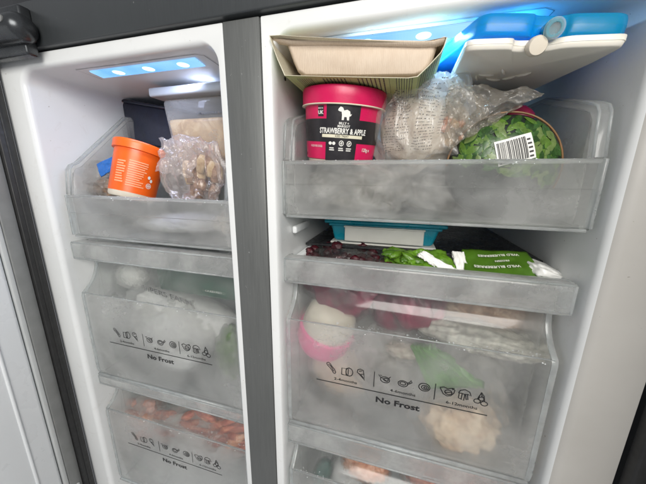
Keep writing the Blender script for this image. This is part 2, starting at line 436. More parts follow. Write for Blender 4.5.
# ------------------------------------------------------------------ refrigerator body
fridge = thing('refrigerator', 'grey and white fridge freezer with both freezer compartments open', 'refrigerator', (-.58, 1.3, -2.9))
def rrect(x0, x1, z0, z1, r, n=10):
    P = []
    for cx, cz, a in ((x1 - r, z1 - r, 0), (x0 + r, z1 - r, 90), (x0 + r, z0 + r, 180), (x1 - r, z0 + r, 270)):
        for i in range(n + 1):
            t = math.radians(a + 90 * i / n); P.append((cx + r * math.cos(t), cz + r * math.sin(t)))
    return P
def liner_shell(name, x0, x1, z0, z1, bl, br, bt, ox0, ox1, oz0, oz1, mat, deep=2.5):
    """flange ring, rounded lip, inner walls, back"""
    rings = [(rrect(ox0, ox1, oz0, oz1, .004), 1.0)]
    rings.insert(0, (rrect(ox0, ox1, oz0, oz1, .004), 1.05))
    for k in range(7):
        a = math.radians(90 * k / 6); s = 1 - math.sin(a); d = 1 - math.cos(a)
        rings.append((rrect(x0 - bl * s, x1 + br * s, z0 - .03 * s, z1 + bt * s, .07 + .03 * s), 1.0 + d * max(bl, br) * .9))
    rings.append((rrect(x0, x1, z0, z1, .07), 1.5))
    rings.append((rrect(x0 + .01, x1 - .01, z0, z1 - .01, .07), deep - .08))
    rings.append((rrect(x0 + .03, x1 - .03, z0 + .03, z1 - .03, .07), deep - .02))
    rings.append((rrect(x0 + .10, x1 - .10, z0 + .1, z1 - .1, .05), deep))
    V = []; F = []; n = len(rings[0][0])
    for P, y in rings:
        for x, z in P: V.append((x, y, z))
    for j in range(len(rings) - 1):
        for i in range(n): F.append((j * n + i, j * n + (i + 1) % n, (j + 1) * n + (i + 1) % n, (j + 1) * n + i))
    F.append([(len(rings) - 1) * n + i for i in range(n)])
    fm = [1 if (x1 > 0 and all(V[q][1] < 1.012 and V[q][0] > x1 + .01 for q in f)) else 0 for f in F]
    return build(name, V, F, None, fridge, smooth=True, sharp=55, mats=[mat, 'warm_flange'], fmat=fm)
liner_shell('liner', -1.80, -.705, -2.7, .488, .028, .008, .022, -1.957, -.672, -2.85, .548, 'worn_liner')
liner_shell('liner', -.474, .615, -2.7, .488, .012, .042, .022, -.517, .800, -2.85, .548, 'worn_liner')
box('divider_panel', -.669, -.520, .992, 1.30, -2.85, .547, 'grey_steel', fridge, .004)
box('top_panel', -2.4, 1.3, .975, 1.5, .556, .735, 'dark_steel', fridge, .006)
box('upper_panel', -2.4, 1.3, 1.01, 1.5, .742, 1.25, 'black_plastic', fridge, .006)
box('side_panel', -2.02, -1.965, 1.03, 2.5, -2.85, .548, 'dark_steel', fridge)
box('side_panel', .808, .86, 1.03, 2.5, -2.85, .548, 'dark_steel', fridge)
# light panels in the ceilings
for (xa, xb) in ((-1.475, -.872), (-.30, .345)):
    z = .486
    lens = build('light_panel', [(xa, 1.09, z - .004), (xb, 1.09, z - .004), (xb - .015, 1.165, z - .004), (xa - .02, 1.165, z - .004),
        (xa, 1.085, z), (xb, 1.085, z), (xb - .015, 1.17, z), (xa - .02, 1.17, z)],
        [(0, 1, 2, 3), (4, 5, 6, 7), (0, 1, 5, 4), (1, 2, 6, 5), (2, 3, 7, 6), (3, 0, 4, 7)], 'led_lens', fridge)
    for q in (.22, .52, .84):
        x = xa + (xb - xa) * q
        lathe('led_halo', [(.026, .0008), (.025, -.0006), (.01, -.001)], (x, 1.125, z - .005), 'led_glow', lens, seg=28)  # added glowing disc that draws the halo around each LED
        o = lathe('led', [(.013, 0), (.012, -.002), (.005, -.004)], (x, 1.125, z - .005), 'led_spot', lens, seg=20)
    drawn('panel_seam', [[(xa - .06, 1.19), (xa - .05, 1.06), (xb + .02, 1.06), (xb + .05, 1.08), (xb + .045, 1.19)]], .003, lambda x, y: Vector((x, y, .4865)), 'grey_trim', fridge)
# mounting holes in the side walls
for (px, py, X) in ((285, 79, -.4725),):
    w = at(px, py, 1.0); P = w * (X / w.x)
    lathe('screw_hole', [(.007, 0), (.007, .002)], P, 'dark_gap', fridge, axis=(1, 0, 0), seg=16)
# drawer rails on the walls
for (x0, x1, zz) in ((-.470, -.447, -.215), (-.470, -.435, -.36), (.578, .61, -.36)):
    box('drawer_rail', x0, x1, 1.14, 1.34 if zz > -.3 and x0 < 0 else (1.22 if zz > -.3 else 2.3), zz - .035, zz, 'white_liner', fridge, .008)
# hinge
hg = thing('door_hinge', 'dark metal hinge knuckle at the top left corner of the grey top panel', 'hinge', (-1.75, .93, .62))
c0 = at(-30, 37, .92); c1 = at(22, 28, .92)
tube('barrel', [c0, c0.lerp(c1, .5), c1, c1 + (c1 - c0).normalized() * .02, c1 + (c1 - c0).normalized() * .035], [.055, .055, .055, .045, .02], 'dark_metal', hg, 28, sharp=40)
box('bracket', c0.x - .1, c1.x - .02, .93, .978, c1.z - .09, c1.z + .10, 'dark_metal', hg, .01)
lathe('screw', [(.014, 0), (.014, .006), (.008, .009)], c1 + Vector((-.02, -.052, .012)), 'grey_trim', hg, axis=(0, -1, 0), seg=20)
# left door, opened
dl = thing('fridge_door', 'left freezer door standing open with white inner face and dark gasket', 'door', (-2.02, .9, -2.9))
def dslab(name, x0, x1, y0, y1, mat, z1=.55, bev=.004):
    return box(name, x0, x1, y0, y1, -2.9, z1, mat, dl, bev)
dslab('gasket', -1.99, -1.930, .930, .985, 'black_rubber')
dslab('gasket_fold', -1.985, -1.926, .952, .960, 'black_rubber', bev=.002)
dslab('steel_frame', -2.02, -1.950, .868, .929, 'grey_trim')
dslab('edge_trim', -2.03, -1.956, .845, .867, 'light_trim')
dslab('inner_panel', -2.35, -1.962, .06, .844, 'white_door', bev=.02)
dslab('door_ledge', -2.0, -1.955, .73, .745, 'white_door', bev=.006)
lathe('screw', [(.012, 0), (.012, .004), (.006, .006)], (-1.949, .90, -2.02), 'light_trim', dl, axis=(1, 0, 0), seg=16)
# right door
dr = thing('fridge_door', 'right freezer door, only its black gasket showing at the lower right edge', 'door', (.86, .95, -2.9))
box('gasket', .812, .868, .955, 1.0, -2.9, .55, 'black_rubber', dr, .008)
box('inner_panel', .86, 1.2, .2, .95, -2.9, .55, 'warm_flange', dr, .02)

# ------------------------------------------------------------------ printed storage icons
ICONS = []
def S2(pts, s=1.0, dx=0, dy=0): return [(x * s + dx, y * s + dy) for x, y in pts]
sausage = [[(-.42, .35), (-.45, .5), (-.3, .62), (-.12, .5), (.05, .25), (.3, 0), (.42, -.3), (.36, -.48), (.2, -.42), (.1, -.2), (-.1, .05), (-.3, .22), (-.42, .35)], [(-.3, .4), (-.1, .3), (.12, 0), (.24, -.25)]]
bread = [[(-.5, -.4), (-.5, .3), (-.1, .3), (-.1, -.4), (-.5, -.4)], circ(.2, .0, .32, .42, 16), [(-.1, .3), (.2, .45)], [(-.1, -.4), (.2, -.42)], [(.1, .3), (.1, -.3)]]
cone = [[(-.35, .45), (-.4, .15), (-.1, -.02), (.2, .1), (.15, .45), (-.1, .55), (-.35, .45)], [(-.3, .1), (.3, -.55), (.2, .1)], [(-.1, 0), (.22, -.35)], [(-.25, .3), (.05, .4)]]
crab = [circ(0, -.05, .4, .3, 18), [(-.35, .1), (-.6, .35), (-.3, .32)], circ(.08, -.02, .2, .14, 12), [(-.25, .05), (.2, -.2)], [(.3, .15), (.45, .35)]]
fish = [circ(-.12, -.08, .4, .3, 18), [(.22, .08), (.4, .15), (.55, .4), (.62, .2), (.48, .08), (.28, -.05)], circ(-.12, -.05, .25, .16, 14)]
swirl = [circ(0, 0, .45, .38, 22), circ(.05, -.02, .28, .22, 18), circ(.08, -.03, .12, .1, 12)]
turkey = [[(-.6, .3), (-.3, .42), (0, .3), (.3, .42), (.55, .3), (.5, 0), (.3, -.3), (0, -.4), (-.3, -.25), (-.6, .3)], circ(.08, -.02, .28, .22, 16), [(.35, .3), (.5, .45), (.3, .45)], [(-.2, -.1), (.35, .05)]]
mushroom = [[(-.45, .1), (-.35, .4), (0, .55), (.35, .4), (.5, .05), (.25, .15), (0, .1), (-.25, .15), (-.45, .1)], [(-.18, .12), (-.2, -.45), (0, -.5), (.02, .1)], [(.08, .1), (.18, -.4), (.3, -.35), (.22, .12)], [(-.4, .05), (-.42, -.35), (-.22, -.42)]]
fruit = [circ(-.28, -.3, .24, .2, 14), circ(.25, -.42, .25, .2, 14), circ(0, -.02, .2, .18, 12), [(-.28, -.1), (-.05, .6), (.15, .3), (.25, -.22)], [(-.05, .6), (.02, .2)]]
def storage_print(dr, x0, x1, zl, Y, mat, bold=0):
    """row of icons, separators, months, rule and NO FROST on a drawer front"""
    W = x1 - x0; f = planef((x0, Y, zl), (W, 0, 0), (0, 0, W)); k = .073
    def ic(n, L, cx, cy, s=k): drawn('printed_icon', [S2(l, s, cx, cy) for l in L], .0052 + bold, f, mat, dr)
    for L, cx in ((sausage, .055), (bread, .165), (cone, .262), (crab, .415), (fish, .535), (swirl, .655), (turkey, .788), (mushroom, .883), (fruit, .975)):
        ic('', L, cx, .108)
    drawn('printed_line', [[(-.05, 0), (1.02, 0)]], .006 + bold, f, mat, dr)
    for cx in (.345, .718): drawn('printed_line', [[(cx, .035), (cx, .15)]], .0045 + bold, f, mat, dr)
    for t, cx in (('2-4months', .155), ('4-6months', .53), ('6-12months', .875)):
        printed('printed_text', t, planef(f(cx, .034), (1, 0, 0), (0, 0, 1)), .0135, mat, dr, .02, 1.3)
    printed('printed_text', 'No Frost', planef(f(.50, -.060), (1, 0, 0), (0, 0, 1)), .028, mat, dr, .035, 1.28)
# ------------------------------------------------------------------ drawers
GD = 'drawers of the freezer'
def shallow_drawer(label, x0, x1, zt, zb, rise, rise2, panel, side):
    d = thing('freezer_drawer', label, 'drawer', ((x0 + x1) / 2, 1.05, zb), GD)
    Y = 1.05; zm = zt - (zt - zb) * .42
    V, F = extrude_profile([(Y + .004, zt), (Y, zt - .006), (Y, zm + .002), (Y + .003, zm), (Y + .006, zb + .012), (Y + .014, zb), (Y + .03, zb)], x0, x1, .008)
    build('front_panel', V, F, panel, d, smooth=True, sharp=25)
    box('front_rim', x0 + .004, x1 - .004, Y + .008, Y + .034, zt - .014, zt + .001, 'edge_plastic', d, .003)
    box('front_edge', x0 - .001, x0 + .009, Y - .004, Y + .03, zb + .006, zt, 'edge_plastic', d, .003)
    box('front_edge', x1 - .009, x1 + .001, Y - .004, Y + .03, zb + .006, zt, 'edge_plastic', d, .003)
    box('bottom_edge', x0 + .01, x1 - .01, Y + .002, Y + .024, zb - .006, zb + .004, 'edge_plastic', d, .003)
    # bottom
    box('base_panel', x0 + .02, x1 - .02, Y + .03, 2.3, zb + .004, zb + .014, side, d)
    # side walls follow the rising rim
    prof = [(Y + .012, zt + .003), (Y + .030, zt + rise - .03), (Y + .045, zt + rise - .008), (Y + .075, zt + rise + .005), (Y + .40, zt + rise + rise2), (2.28, zt + rise + rise2 + .05)]
    for sx, inn in ((x0, 1), (x1, -1)):
        xi = sx + inn * .045
        rows = [[(xi, y, zb + .016) for y, z in prof], [(xi, y, zt - .0) for y, z in prof], [(xi, y, z - .02) for y, z in prof]]
        V, F = sheet(rows, .006 * inn); build('side_panel', V, F, side, d, smooth=True, sharp=30)
        # rim flange, slightly lower on the outside
        rows = [[(xi, y + .004, z - .018) for y, z in prof], [(xi - inn * .012, y, z) for y, z in prof], [(xi - inn * .036, y, z) for y, z in prof], [(xi - inn * .043, y, z - .02) for y, z in prof]]
        V, F = sheet(rows, .006 * inn); build('side_rim', V, F, side, d, smooth=True, sharp=35)
        tube('rim_bead', [(xi - inn * .010, y - .003, z) for y, z in prof[:-1]], .0045, 'edge_plastic', d, 8)
        tube('rim_bead', [(xi - inn * .040, y - .003, z) for y, z in prof[:-1]], .0045, 'edge_plastic', d, 8)
    return d
def deep_drawer(label, x0, x1, zt, zl, zc, zb, pr=None, bold=0, panel='frost_panel'):
    d = thing('freezer_drawer', label, 'drawer', ((x0 + x1) / 2, 1.05, zb), GD)
    Y = 1.05
    # grip lip: a hollow bar
    V, F = extrude_profile([(Y + .10, zt - .012), (Y + .06, zt), (Y + .012, zt), (Y + .002, zt - .01), (Y, zt - .02), (Y, zl + .012), (Y + .004, zl), (Y + .016, zl - .002)], x0 - .002, x1 + .002, .009)
    build('handle_lip', V, F, 'lip_panel', d, smooth=True, sharp=50)
    for a, b in ((x0 - .004, x0 + .006), (x1 - .006, x1 + .004)):
        box('lip_end', a, b, Y - .002, Y + .09, zl, zt - .004, 'edge_plastic', d, .003)
    tube('lip_edge', [(x0, Y + .002, zl), (x1, Y + .002, zl)], .0050, 'edge_plastic', d, 8)
    tube('lip_edge', [(x0, Y + .004, zt - .004), (x1, Y + .004, zt - .004)], .0048, 'edge_plastic', d, 8)
    # neck: slopes out from behind the lip to the crease
    n = 10; neck = [(Y + .095, zt - .02), (Y + .10, zl - .005)]
    for i in range(1, n + 1):
        t = i / n; e = t ** 2.6 * (1 - .25 * (1 - t)); neck.append((Y + .10 * (1 - e) + .002, zl - .005 + (zc - zl + .005) * t))
    V, F = extrude_profile(neck, x0 + .012, x1 - .012, .008)
    build('neck_panel', V, F, 'neck_panel', d, smooth=True, sharp=40)
    V, F = extrude_profile([(Y + .001, zc - .0015), (Y, zc - .008), (Y, (zc + zb) / 2), (Y, zb + .03), (Y + .004, zb + .012), (Y + .02, zb)], x0 + .012, x1 - .012, .010)
    build('front_panel', V, F, panel, d, smooth=True, sharp=40)
    for sx, inn in ((x0 + .002, 1), (x1 - .002, -1)):
        pf = neck[1:] + [(Y - .002, zc - .02), (Y - .002, (zc + zb) / 2), (Y - .002, zb + .04), (Y + .006, zb + .008)]
        rows = [[(sx, y - .001, z) for y, z in pf], [(sx + inn * .010, y - .004, z) for y, z in pf], [(sx + inn * .020, y - .001, z) for y, z in pf], ]
        V, F = sheet(rows, -.014 * inn); build('panel_edge', V, F, 'edge_plastic', d, smooth=True, sharp=60)
    tube('bottom_edge', [(x0 + .01, Y + .001, zb + .002), (x1 - .01, Y + .001, zb + .002)], .008, 'edge_plastic', d, 10)
    tube('crease_line', [(x0 + .014, Y - .0005, zc), (x1 - .014, Y - .0005, zc)], .0022, 'edge_plastic', d, 6)
    for sx in (x0 + .02, x1 - .026):
        box('side_panel', sx, sx + .006, Y + .11, 2.3, zb + .01, zl, 'side_panel_plastic', d)
    box('base_panel', x0 + .03, x1 - .03, Y + .03, 2.3, zb + .004, zb + .014, 'side_panel_plastic', d)
    if pr: storage_print(d, *pr, Y - .0012, 'ink', bold)
    return d
shallow_drawer('shallow frosted drawer at the top of the left compartment, holding the orange tub', -1.755, -.715, -.104, -.330, .165, .30, 'frost_panel', 'clear_panel')
shallow_drawer('shallow smoky drawer at the top of the right compartment, holding the pink tub', -.470, .592, .067, -.156, .165, .10, 'smoky_panel', 'side_panel_plastic')
deep_drawer('deep frosted drawer in the middle of the left compartment with faint printed icons', -1.785, -.715, -.366, -.462, -.675, -1.232, (-1.59, -.915, -.975), .001)
deep_drawer('deep frosted drawer in the middle of the right compartment with clear black No Frost print', -.470, .592, -.340, -.450, -.632, -1.205, (-.286, .385, -.922), .001)
deep_drawer('lowest left drawer with raw meat behind its frosted front', -1.785, -.715, -1.245, -1.305, -1.50, -2.1, (-1.60, -.92, -1.735), .001)
deep_drawer('lowest right drawer, cut off by the bottom of the picture', -.470, .592, -1.225, -1.335, -1.52, -2.1, (-.286, .385, -1.79))
# ice crumbs along the rims
def crumbs(d, x0, x1, spots, n, seed):
    rn = random.Random(seed); V0, F0 = ico(1); V = []; F = []
    for i in range(n):
        y0_, y1_, z0_, z1_ = rn.choice(spots); c = Vector((rn.uniform(x0, x1), rn.uniform(y0_, y1_), rn.uniform(z0_, z1_))); r_ = .0008 + .0022 * rn.random() ** 3; b = len(V)
        for v in V0: V.append(c + Vector((v.x * r_ * rn.uniform(.7, 1.6), v.y * r_ * .8, v.z * r_ * rn.uniform(.6, 1.2))))
        F += [[q + b for q in f] for f in F0]
    build('frost_crystals', V, F, 'frost_white', d, kind='stuff')
for d in [o for o in COL.objects if o.name.startswith('freezer_drawer')]:
    cs = [c for c in d.children if c.name.startswith(('handle_lip', 'front_panel'))]
    xs = [v.co.x / S + ORIG[d].x for v in cs[0].data.vertices]; zs = [v.co.z / S + ORIG[d].z for v in cs[0].data.vertices]
    zt = max(zs); deep = any(c.name.startswith('handle_lip') for c in d.children)
    sp_ = [(1.054, 1.085, zt - .001, zt + .001)] * 6 + [(1.047, 1.049, zt - .018, zt - .004)]
    crumbs(d, min(xs) + .02, max(xs) - .02, sp_, 130, int(zt * 100) + 500)
#CONTENTS
# ------------------------------------------------------------------ contents: top right drawer
box('shelf', -.468, .605, 1.32, 2.3, -.345, -.333, 'black_plastic', fridge, .003)
class Axis:
    """wrap flat print round a tapered tub"""
    def __init__(s, base, top, rb, rt, face):
        s.b = Vector(base); s.z = (Vector(top) - s.b).normalized(); s.h = (Vector(top) - s.b).length; s.rb, s.rt = rb, rt
        f = Vector(face) - s.b; f = (f - s.z * f.dot(s.z)).normalized(); s.f = f; s.x = f.cross(s.z) * -1
        s.x = s.z.cross(f) 
    def __call__(s, x, y, lift=.0012):
        """x: arc length (u), y: height fraction"""
        r = s.rb + (s.rt - s.rb) * y; a = x / ((s.rb + s.rt) / 2)
        return s.b + s.z * (y * s.h) + (s.f * math.cos(a) + s.x * math.sin(a)) * (r + lift)
    def fn(s, cx, cy, lift=.0022, rot=0):
        c, q = math.cos(rot), math.sin(rot)
        return lambda x, y: s(cx + x * c - y * q, cy + (x * q + y * c) / s.h, lift)
    def patch(s, name, x0, x1, y0, y1, mat, parent, lift=.0012, n=24):
        V = []; F = []
        for j in range(9):
            for i in range(n + 1): V.append(s(x0 + (x1 - x0) * i / n, y0 + (y1 - y0) * j / 8, lift))
        for j in range(8):
            for i in range(n): F.append((j * (n + 1) + i, j * (n + 1) + i + 1, (j + 1) * (n + 1) + i + 1, (j + 1) * (n + 1) + i))
        return build(name, V, F, mat, parent, smooth=True)
# pink tub
pb = Vector((-.268, 1.205, .080)); pt = Vector((-.250, 1.185, .300))
tub = thing('ice_cream_tub', 'pink round tub with black Strawberry & Apple label under the pulp tray', 'tub', pb)
A = Axis(pb, pt, .141, .159, (0.02, 0, .15))
lathe('body', [(.125, .002), (.133, .0), (.141, .004), (.159, A.h), (.159, A.h + .02)], pb, 'pink_plastic', tub, A.z, 96)
lathe('base_rim', [(.120, -.012), (.131, -.012), (.134, -.006), (.134, .001), (.12, .001)], pb, 'cream_plastic', tub, A.z, 96)
lathe('lid', [(.160, -.026), (.1670, -.024), (.1685, .0), (.1695, .026), (.167, .034), (.160, .038), (.152, .038), (.148, .030), (.02, .030)], pt, 'pink_plastic', tub, A.z, 96)
lathe('lid_edge', [(.1675, -.0270), (.1695, -.0265), (.1698, -.0235), (.1675, -.0225)], pt, 'cream_label', tub, A.z, 96)
A.patch('label', -.245, .245, .30, .665, 'label_black', tub)
A.patch('label', -.062, .060, .0, .93, 'label_black', tub, .0016, 10)
printed('label_text', 'STRAWBERRY & APPLE', A.fn(.002, .478), .019, 'white_ink', tub, .03, width=.182)
A.patch('label_strip', -.078, .080, .375, .425, 'cream_label', tub, .0022, 14)
printed('label_text', 'ICED TREAT', A.fn(.0, .400, .003), .0075, 'ink', tub, .01, width=.05)
for t, y in (('BILLY +', .60), ('MARGOT', .555)): printed('label_text', t, A.fn(.004, y), .008, 'white_ink', tub, .02, width=.045 if t != 'BILLY +' else .036)
dog = [(-.5, .35), (-.35, .5), (-.15, .42), (-.05, .2), (.2, .28), (.45, .15), (.5, -.1), (.62, -.02), (.55, -.2), (.42, -.25), (.42, -.55), (.25, -.55), (.2, -.3), (0, -.3), (-.02, -.55), (-.2, -.55), (-.2, -.15), (-.25, .1), (-.4, .12), (-.55, .2)]
g = A.fn(.003, .755); build('label_logo', [g(x * .042, y * .042) for x, y in dog], [list(range(len(dog)))], 'white_ink', tub)
for k, cx in enumerate((-.036, 0, .03)):
    g = A.fn(cx, .285)
    if k == 0:
        for dx in (-.007, .007):
            L = circ(dx, 0, .0065, .006, 12); build('label_logo', [g(*p) for p in L[:-1]], [list(range(12))], 'white_ink', tub)
    else:
        drawn('label_logo', [circ(0, .001, .008, .009, 14), [(0, -.006), (0, .006)], [(-.004, 0), (.004, .003)]], .0026, g, 'white_ink', tub)
    dash_block('label_text', (-.010, .010, -.026, -.012, 2, ), g, 'white_ink', tub, 3 + k, h=.6)
printed('label_text', 'FOOD FOR DOGS', A.fn(-.108, .225), .008, 'white_ink', tub, .01, width=.062)
printed('label_text', '120g e', A.fn(.108, .2), .013, 'white_ink', tub, .02, width=.04)
A.patch('label_badge', -.098, -.074, .70, .86, 'label_black', tub, .0018, 5)
printed('label_text', 'MADE IN', A.fn(-.086, .82, .003), .005, 'white_ink', tub, .01, width=.02)
printed('label_text', 'UK', A.fn(-.086, .755, .003), .012, 'white_ink', tub, .03)
# frosty bag the tub stands on
fb = thing('food_bag', 'frosty greyish bag of food lying under the pink tub', 'bag', (-.2, 1.3, -.14))
lump('contents', (-.20, 1.35, -.045), (.24, .18, .105), 'murky_food', fb, 3, .35, 2.2, 4, square=.75)
lump('film', (-.20, 1.34, -.040), (.25, .22, .116), 'film_frosty', fb, 3, .40, 1.4, 5, fold=True, square=.75)
fb = thing('food_bag', 'frosted grey bag on the drawer floor below the leaf printed packet', 'bag', (.25, 1.3, -.14))
lump('film', (.27, 1.36, -.05), (.29, .2, .10), 'film_frosty', fb, 4, .40, 1.5, 5, fold=True, square=.75)
lump('contents', (.27, 1.39, -.06), (.27, .16, .09), 'murky_food', fb, 14, .35, 3, 4, square=.8)
# cardboard sleeve
sv = thing('cardboard_sleeve', 'open green printed cardboard sleeve holding the pulp tray on the pink tub', 'packaging', (-.16, 1.2, .335))
Y0, Y1 = .985, 1.46
def sp(px, py): p = at(px, py, Y0); return (p.x, p.z)
prof = [sp(269.5, 36), sp(272, 44), sp(278, 60), sp(285.5, 76.5), sp(350, 77.5), sp(408, 77), sp(418, 75.5), sp(430, 64), sp(442, 51), sp(445.5, 44), sp(448, 35.5)]
top = [sp(440, 36.5), sp(425, 39.5), sp(400, 40), sp(355, 39.5), sp(310, 38.5), sp(295, 37.5), sp(280, 36)]
loop = prof + top
V = []; F = []; n = len(loop); cx = sum(p[0] for p in loop) / n; cz = sum(p[1] for p in loop) / n
for k, (y, e) in enumerate(((Y0, 0), (Y1, 0), (Y1, .004), (Y0, .004))):
    for x, z in loop: V.append((x + (cx - x) * e * 3, y + (.012 * math.sin((x - cx) * 9) if k in (0, 3) else 0), z + (cz - z) * e * 6))
fm = []
for j in range(4):
    for i in range(n):
        F.append((j * n + i, j * n + (i + 1) % n, ((j + 1) % 4) * n + (i + 1) % n, ((j + 1) % 4) * n + i)); fm.append(0 if j == 0 else 1)
build('sleeve', V, F, None, sv, mats=['green_card', 'card_inner'], fmat=fm)
zb = min(prof[3][1], prof[4][1], prof[5][1]) - .003
g = lambda x, y: Vector((x, Y0 + y, prof[3][1] + (prof[6][1] - prof[3][1]) * (x - prof[3][0]) / (prof[6][0] - prof[3][0]) - .0045 - .0))
rnd = random.Random(5)
for xa, xb in ((-.40, -.32), (-.31, -.20), (-.19, -.07), (-.06, .02), (.03, .075)):
    dash_block('printed_text', (.010, .26, -xb + .01, -xa - .012, 7), lambda x, y: g(-y, x), 'ink_grey', sv, int(xa * 100) + 90, h=.30, fill=.85)
    drawn('printed_line', [[(xa - .004, .01), (xa - .004, .30)]], .001, g, 'ink_grey', sv)
# right slanted face print
pa, pc = Vector((prof[6][0], 0, prof[6][1])), Vector((prof[8][0], 0, prof[8][1])); d = pc - pa; nn = Vector((d.z, 0, -d.x)).normalized()
dash_block('printed_text', (.01, .28, .1, .9, 7), lambda x, y: pa + d * y + Vector((0, Y0 + x, 0)) + nn * .004, 'ink_grey', sv, 77, h=.45)
# pulp tray inside
tr = thing('food_tray', 'brown moulded pulp tray sitting inside the green cardboard sleeve', 'tray', (-.16, 1.2, .34))
def tray_ring(y, i, drop=0):
    P = []
    pts = [(284, 40), (288, 50), (292, 61), (296, 70), (303, 75.0), (360, 75.7), (417, 74.6), (425, 71), (430.5, 64), (434.5, 54), (438, 44), (434, 40.5), (422, 40), (360, 38.5), (296, 38)]
    for px, py in pts:
        p = at(px, py, Y0 + .03); P.append(Vector((p.x, y, p.z)))
    c = sum(P, Vector()) / len(P); return [Vector((c.x + (p.x - c.x) * i, y, c.z + (p.z - c.z) * i)) for p in P]
V = []; F = []; rings = [tray_ring(Y0 + .028, .93), tray_ring(Y0 + .030, .955), tray_ring(Y0 + .036, .978), tray_ring(Y0 + .05, 1.0), tray_ring(Y0 + .42, 1.0)]
n = len(rings[0])
for r in rings: V += r
for j in range(4):
    for i in range(n): F.append((j * n + i, j * n + (i + 1) % n, (j + 1) * n + (i + 1) % n, (j + 1) * n + i))
F.append(list(range(n))); F.append([4 * n + i for i in range(n)])
build('tray_body', V, F, 'pulp', tr, smooth=True, sharp=60)
# rim flange of the tray
rl = [at(272, 38.5, 1.0), at(281, 40, 1.0), at(292, 41.5, 1.0), at(330, 41, 1.0), at(380, 42, 1.0), at(420, 43, 1.0), at(434, 42.5, 1.0), at(445, 38.5, 1.0)]
rows = [[p + Vector((0, dy, dz)) for p in rl] for dy, dz in ((0, .006), (-.004, .001), (.0, -.006), (.02, -.008))]
V, F = sheet(rows, .006); build('tray_rim', V, F, 'pulp', tr, smooth=True, sharp=60)
rl = [at(287, 41, 1.005), at(289, 55, 1.005), at(294, 68, 1.005), at(297, 75.5, 1.005)]
# ice packs
def pack(name, label, P1, P2, P3, P4, th, mat, outline, cap, marks, seed):
    """slab whose underside is the quad P1 P2 (front edge, left to right) P3 P4 (back)"""
    t = thing(name, label, 'ice pack', P4)
    P1, P2, P3, P4 = map(Vector, (P1, P2, P3, P4))
    def B(u, v): return (P1 * (1 - u) + P2 * u) * (1 - v) + (P4 * (1 - u) + P3 * u) * v
    up = (P2 - P1).cross(P4 - P1).normalized()
    if up.z < 0: up = -up
    ctr = sum((Vector((u, v)) for u, v in outline), Vector((0, 0))) / len(outline)
    V = []; F = []; n = len(outline); prof = [(.90, .0), (.955, .003), (.985, .012), (1, .03), (1, th - .03 if th > .06 else th * .5), (.985, th - .012), (.955, th - .003), (.90, th)]
    prof = [(a, min(max(b, 0), th)) for a, b in prof]
    for s, h in prof:
        for u, v in outline:
            q = Vector((u, v)); dq = q - ctr; L = dq.length; inset = (1 - s) * .28
            q = ctr + dq * (1 - inset / max(L, .05) * .9)
            V.append(B(q.x, q.y) + up * h)
    for j in range(len(prof) - 1):
        for i in range(n): F.append((j * n + i, j * n + (i + 1) % n, (j + 1) * n + (i + 1) % n, (j + 1) * n + i))
    c0 = len(V); V.append(B(*ctr)); V.append(B(*ctr) + up * th)
    for i in range(n): F.append((i, (i + 1) % n, c0)); F.append(((len(prof) - 1) * n + i, (len(prof) - 1) * n + (i + 1) % n, c0 + 1))
    build('body', V, F, mat, t, smooth=True, sharp=50)
    return t, B, up
def rounded(pts, r=.03, n=5):
    out = []
    for i, p in enumerate(pts):
        p = Vector(p); a = Vector(pts[i - 1]) - p; b = Vector(pts[(i + 1) % len(pts)]) - p
        ra = min(r, a.length * .45); rb = min(r, b.length * .45); A_ = p + a.normalized() * ra; B_ = p + b.normalized() * rb
        for k in range(n + 1):
            s = k / n; out.append(((1 - s) ** 2 * A_ + 2 * s * (1 - s) * p + s * s * B_)[:])
    res = []
    for i, p in enumerate(out):
        q = out[(i + 1) % len(out)]; L = (Vector(q) - Vector(p)).length; m_ = max(1, int(L / .06))
        for k in range(m_): res.append((p[0] + (q[0] - p[0]) * k / m_, p[1] + (q[1] - p[1]) * k / m_))
    return res
ol = rounded([(0, 0), (.31, 0), (.33, .05), (.56, .05), (.64, 0), (1, 0), (1.0, .25), (.9, 1), (0.0, 1)], .07)
P1, P2 = at(465, 50, .985), at(630, 45, .99); P3, P4 = at(530, 97, 1.42), at(446, 88, 1.32)
wp, B, up = pack('ice_pack', 'cream white plastic ice pack with round cap leaning at the top of the drawer', P1, P2, P3, P4, .027, 'ice_pack_white', ol, None, None, 1)
q = B(.47, .06) + up * .012
cdir = (Vector((q.x * .25, -.9, -.25))).normalized()
lathe('cap', [(.016, -.03), (.022, 0), (.025, .006), (.025, .020), (.022, .025), (.01, .026)], q, 'cream_plastic', wp, cdir, 48)
for k, (u, v) in enumerate(((.30, .52), (.42, .44), (.52, .56), (.40, .62), (.24, .62), (.60, .48))):
    a = k * 1.1; dx, dv = .07 * math.cos(a), .06 * math.sin(a)
    p0, p1 = B(u - dx, v - dv) - up * .001, B(u + dx, v + dv) - up * .001
    tube('embossed_mark', [p0, p0.lerp(p1, .3) - up * .002, p0.lerp(p1, .7) - up * .002, p1], [.002, .0045, .0045, .002], 'ice_pack_white', wp, 8)
ol2 = rounded([(0.10, 0), (.42, 0), (.45, .04), (.62, .04), (.66, 0), (.97, 0), (1.0, .2), (.95, 1), (0.0, 1)], .08)
P1, P2 = at(462, 35, .985), at(633, 37, 1.01); P3, P4 = at(560, 72, 1.50), at(420, 76, 1.32)
bp_, B2, up2 = pack('ice_pack', 'teal blue ice pack with ring cap lying on top of the cream one', P1, P2, P3, P4, .058, 'ice_pack_blue', ol2, None, None, 2)
q = B2(.53, .0) + up2 * .016
cd2 = (Vector((q.x * .35, -.9, -.32))).normalized()
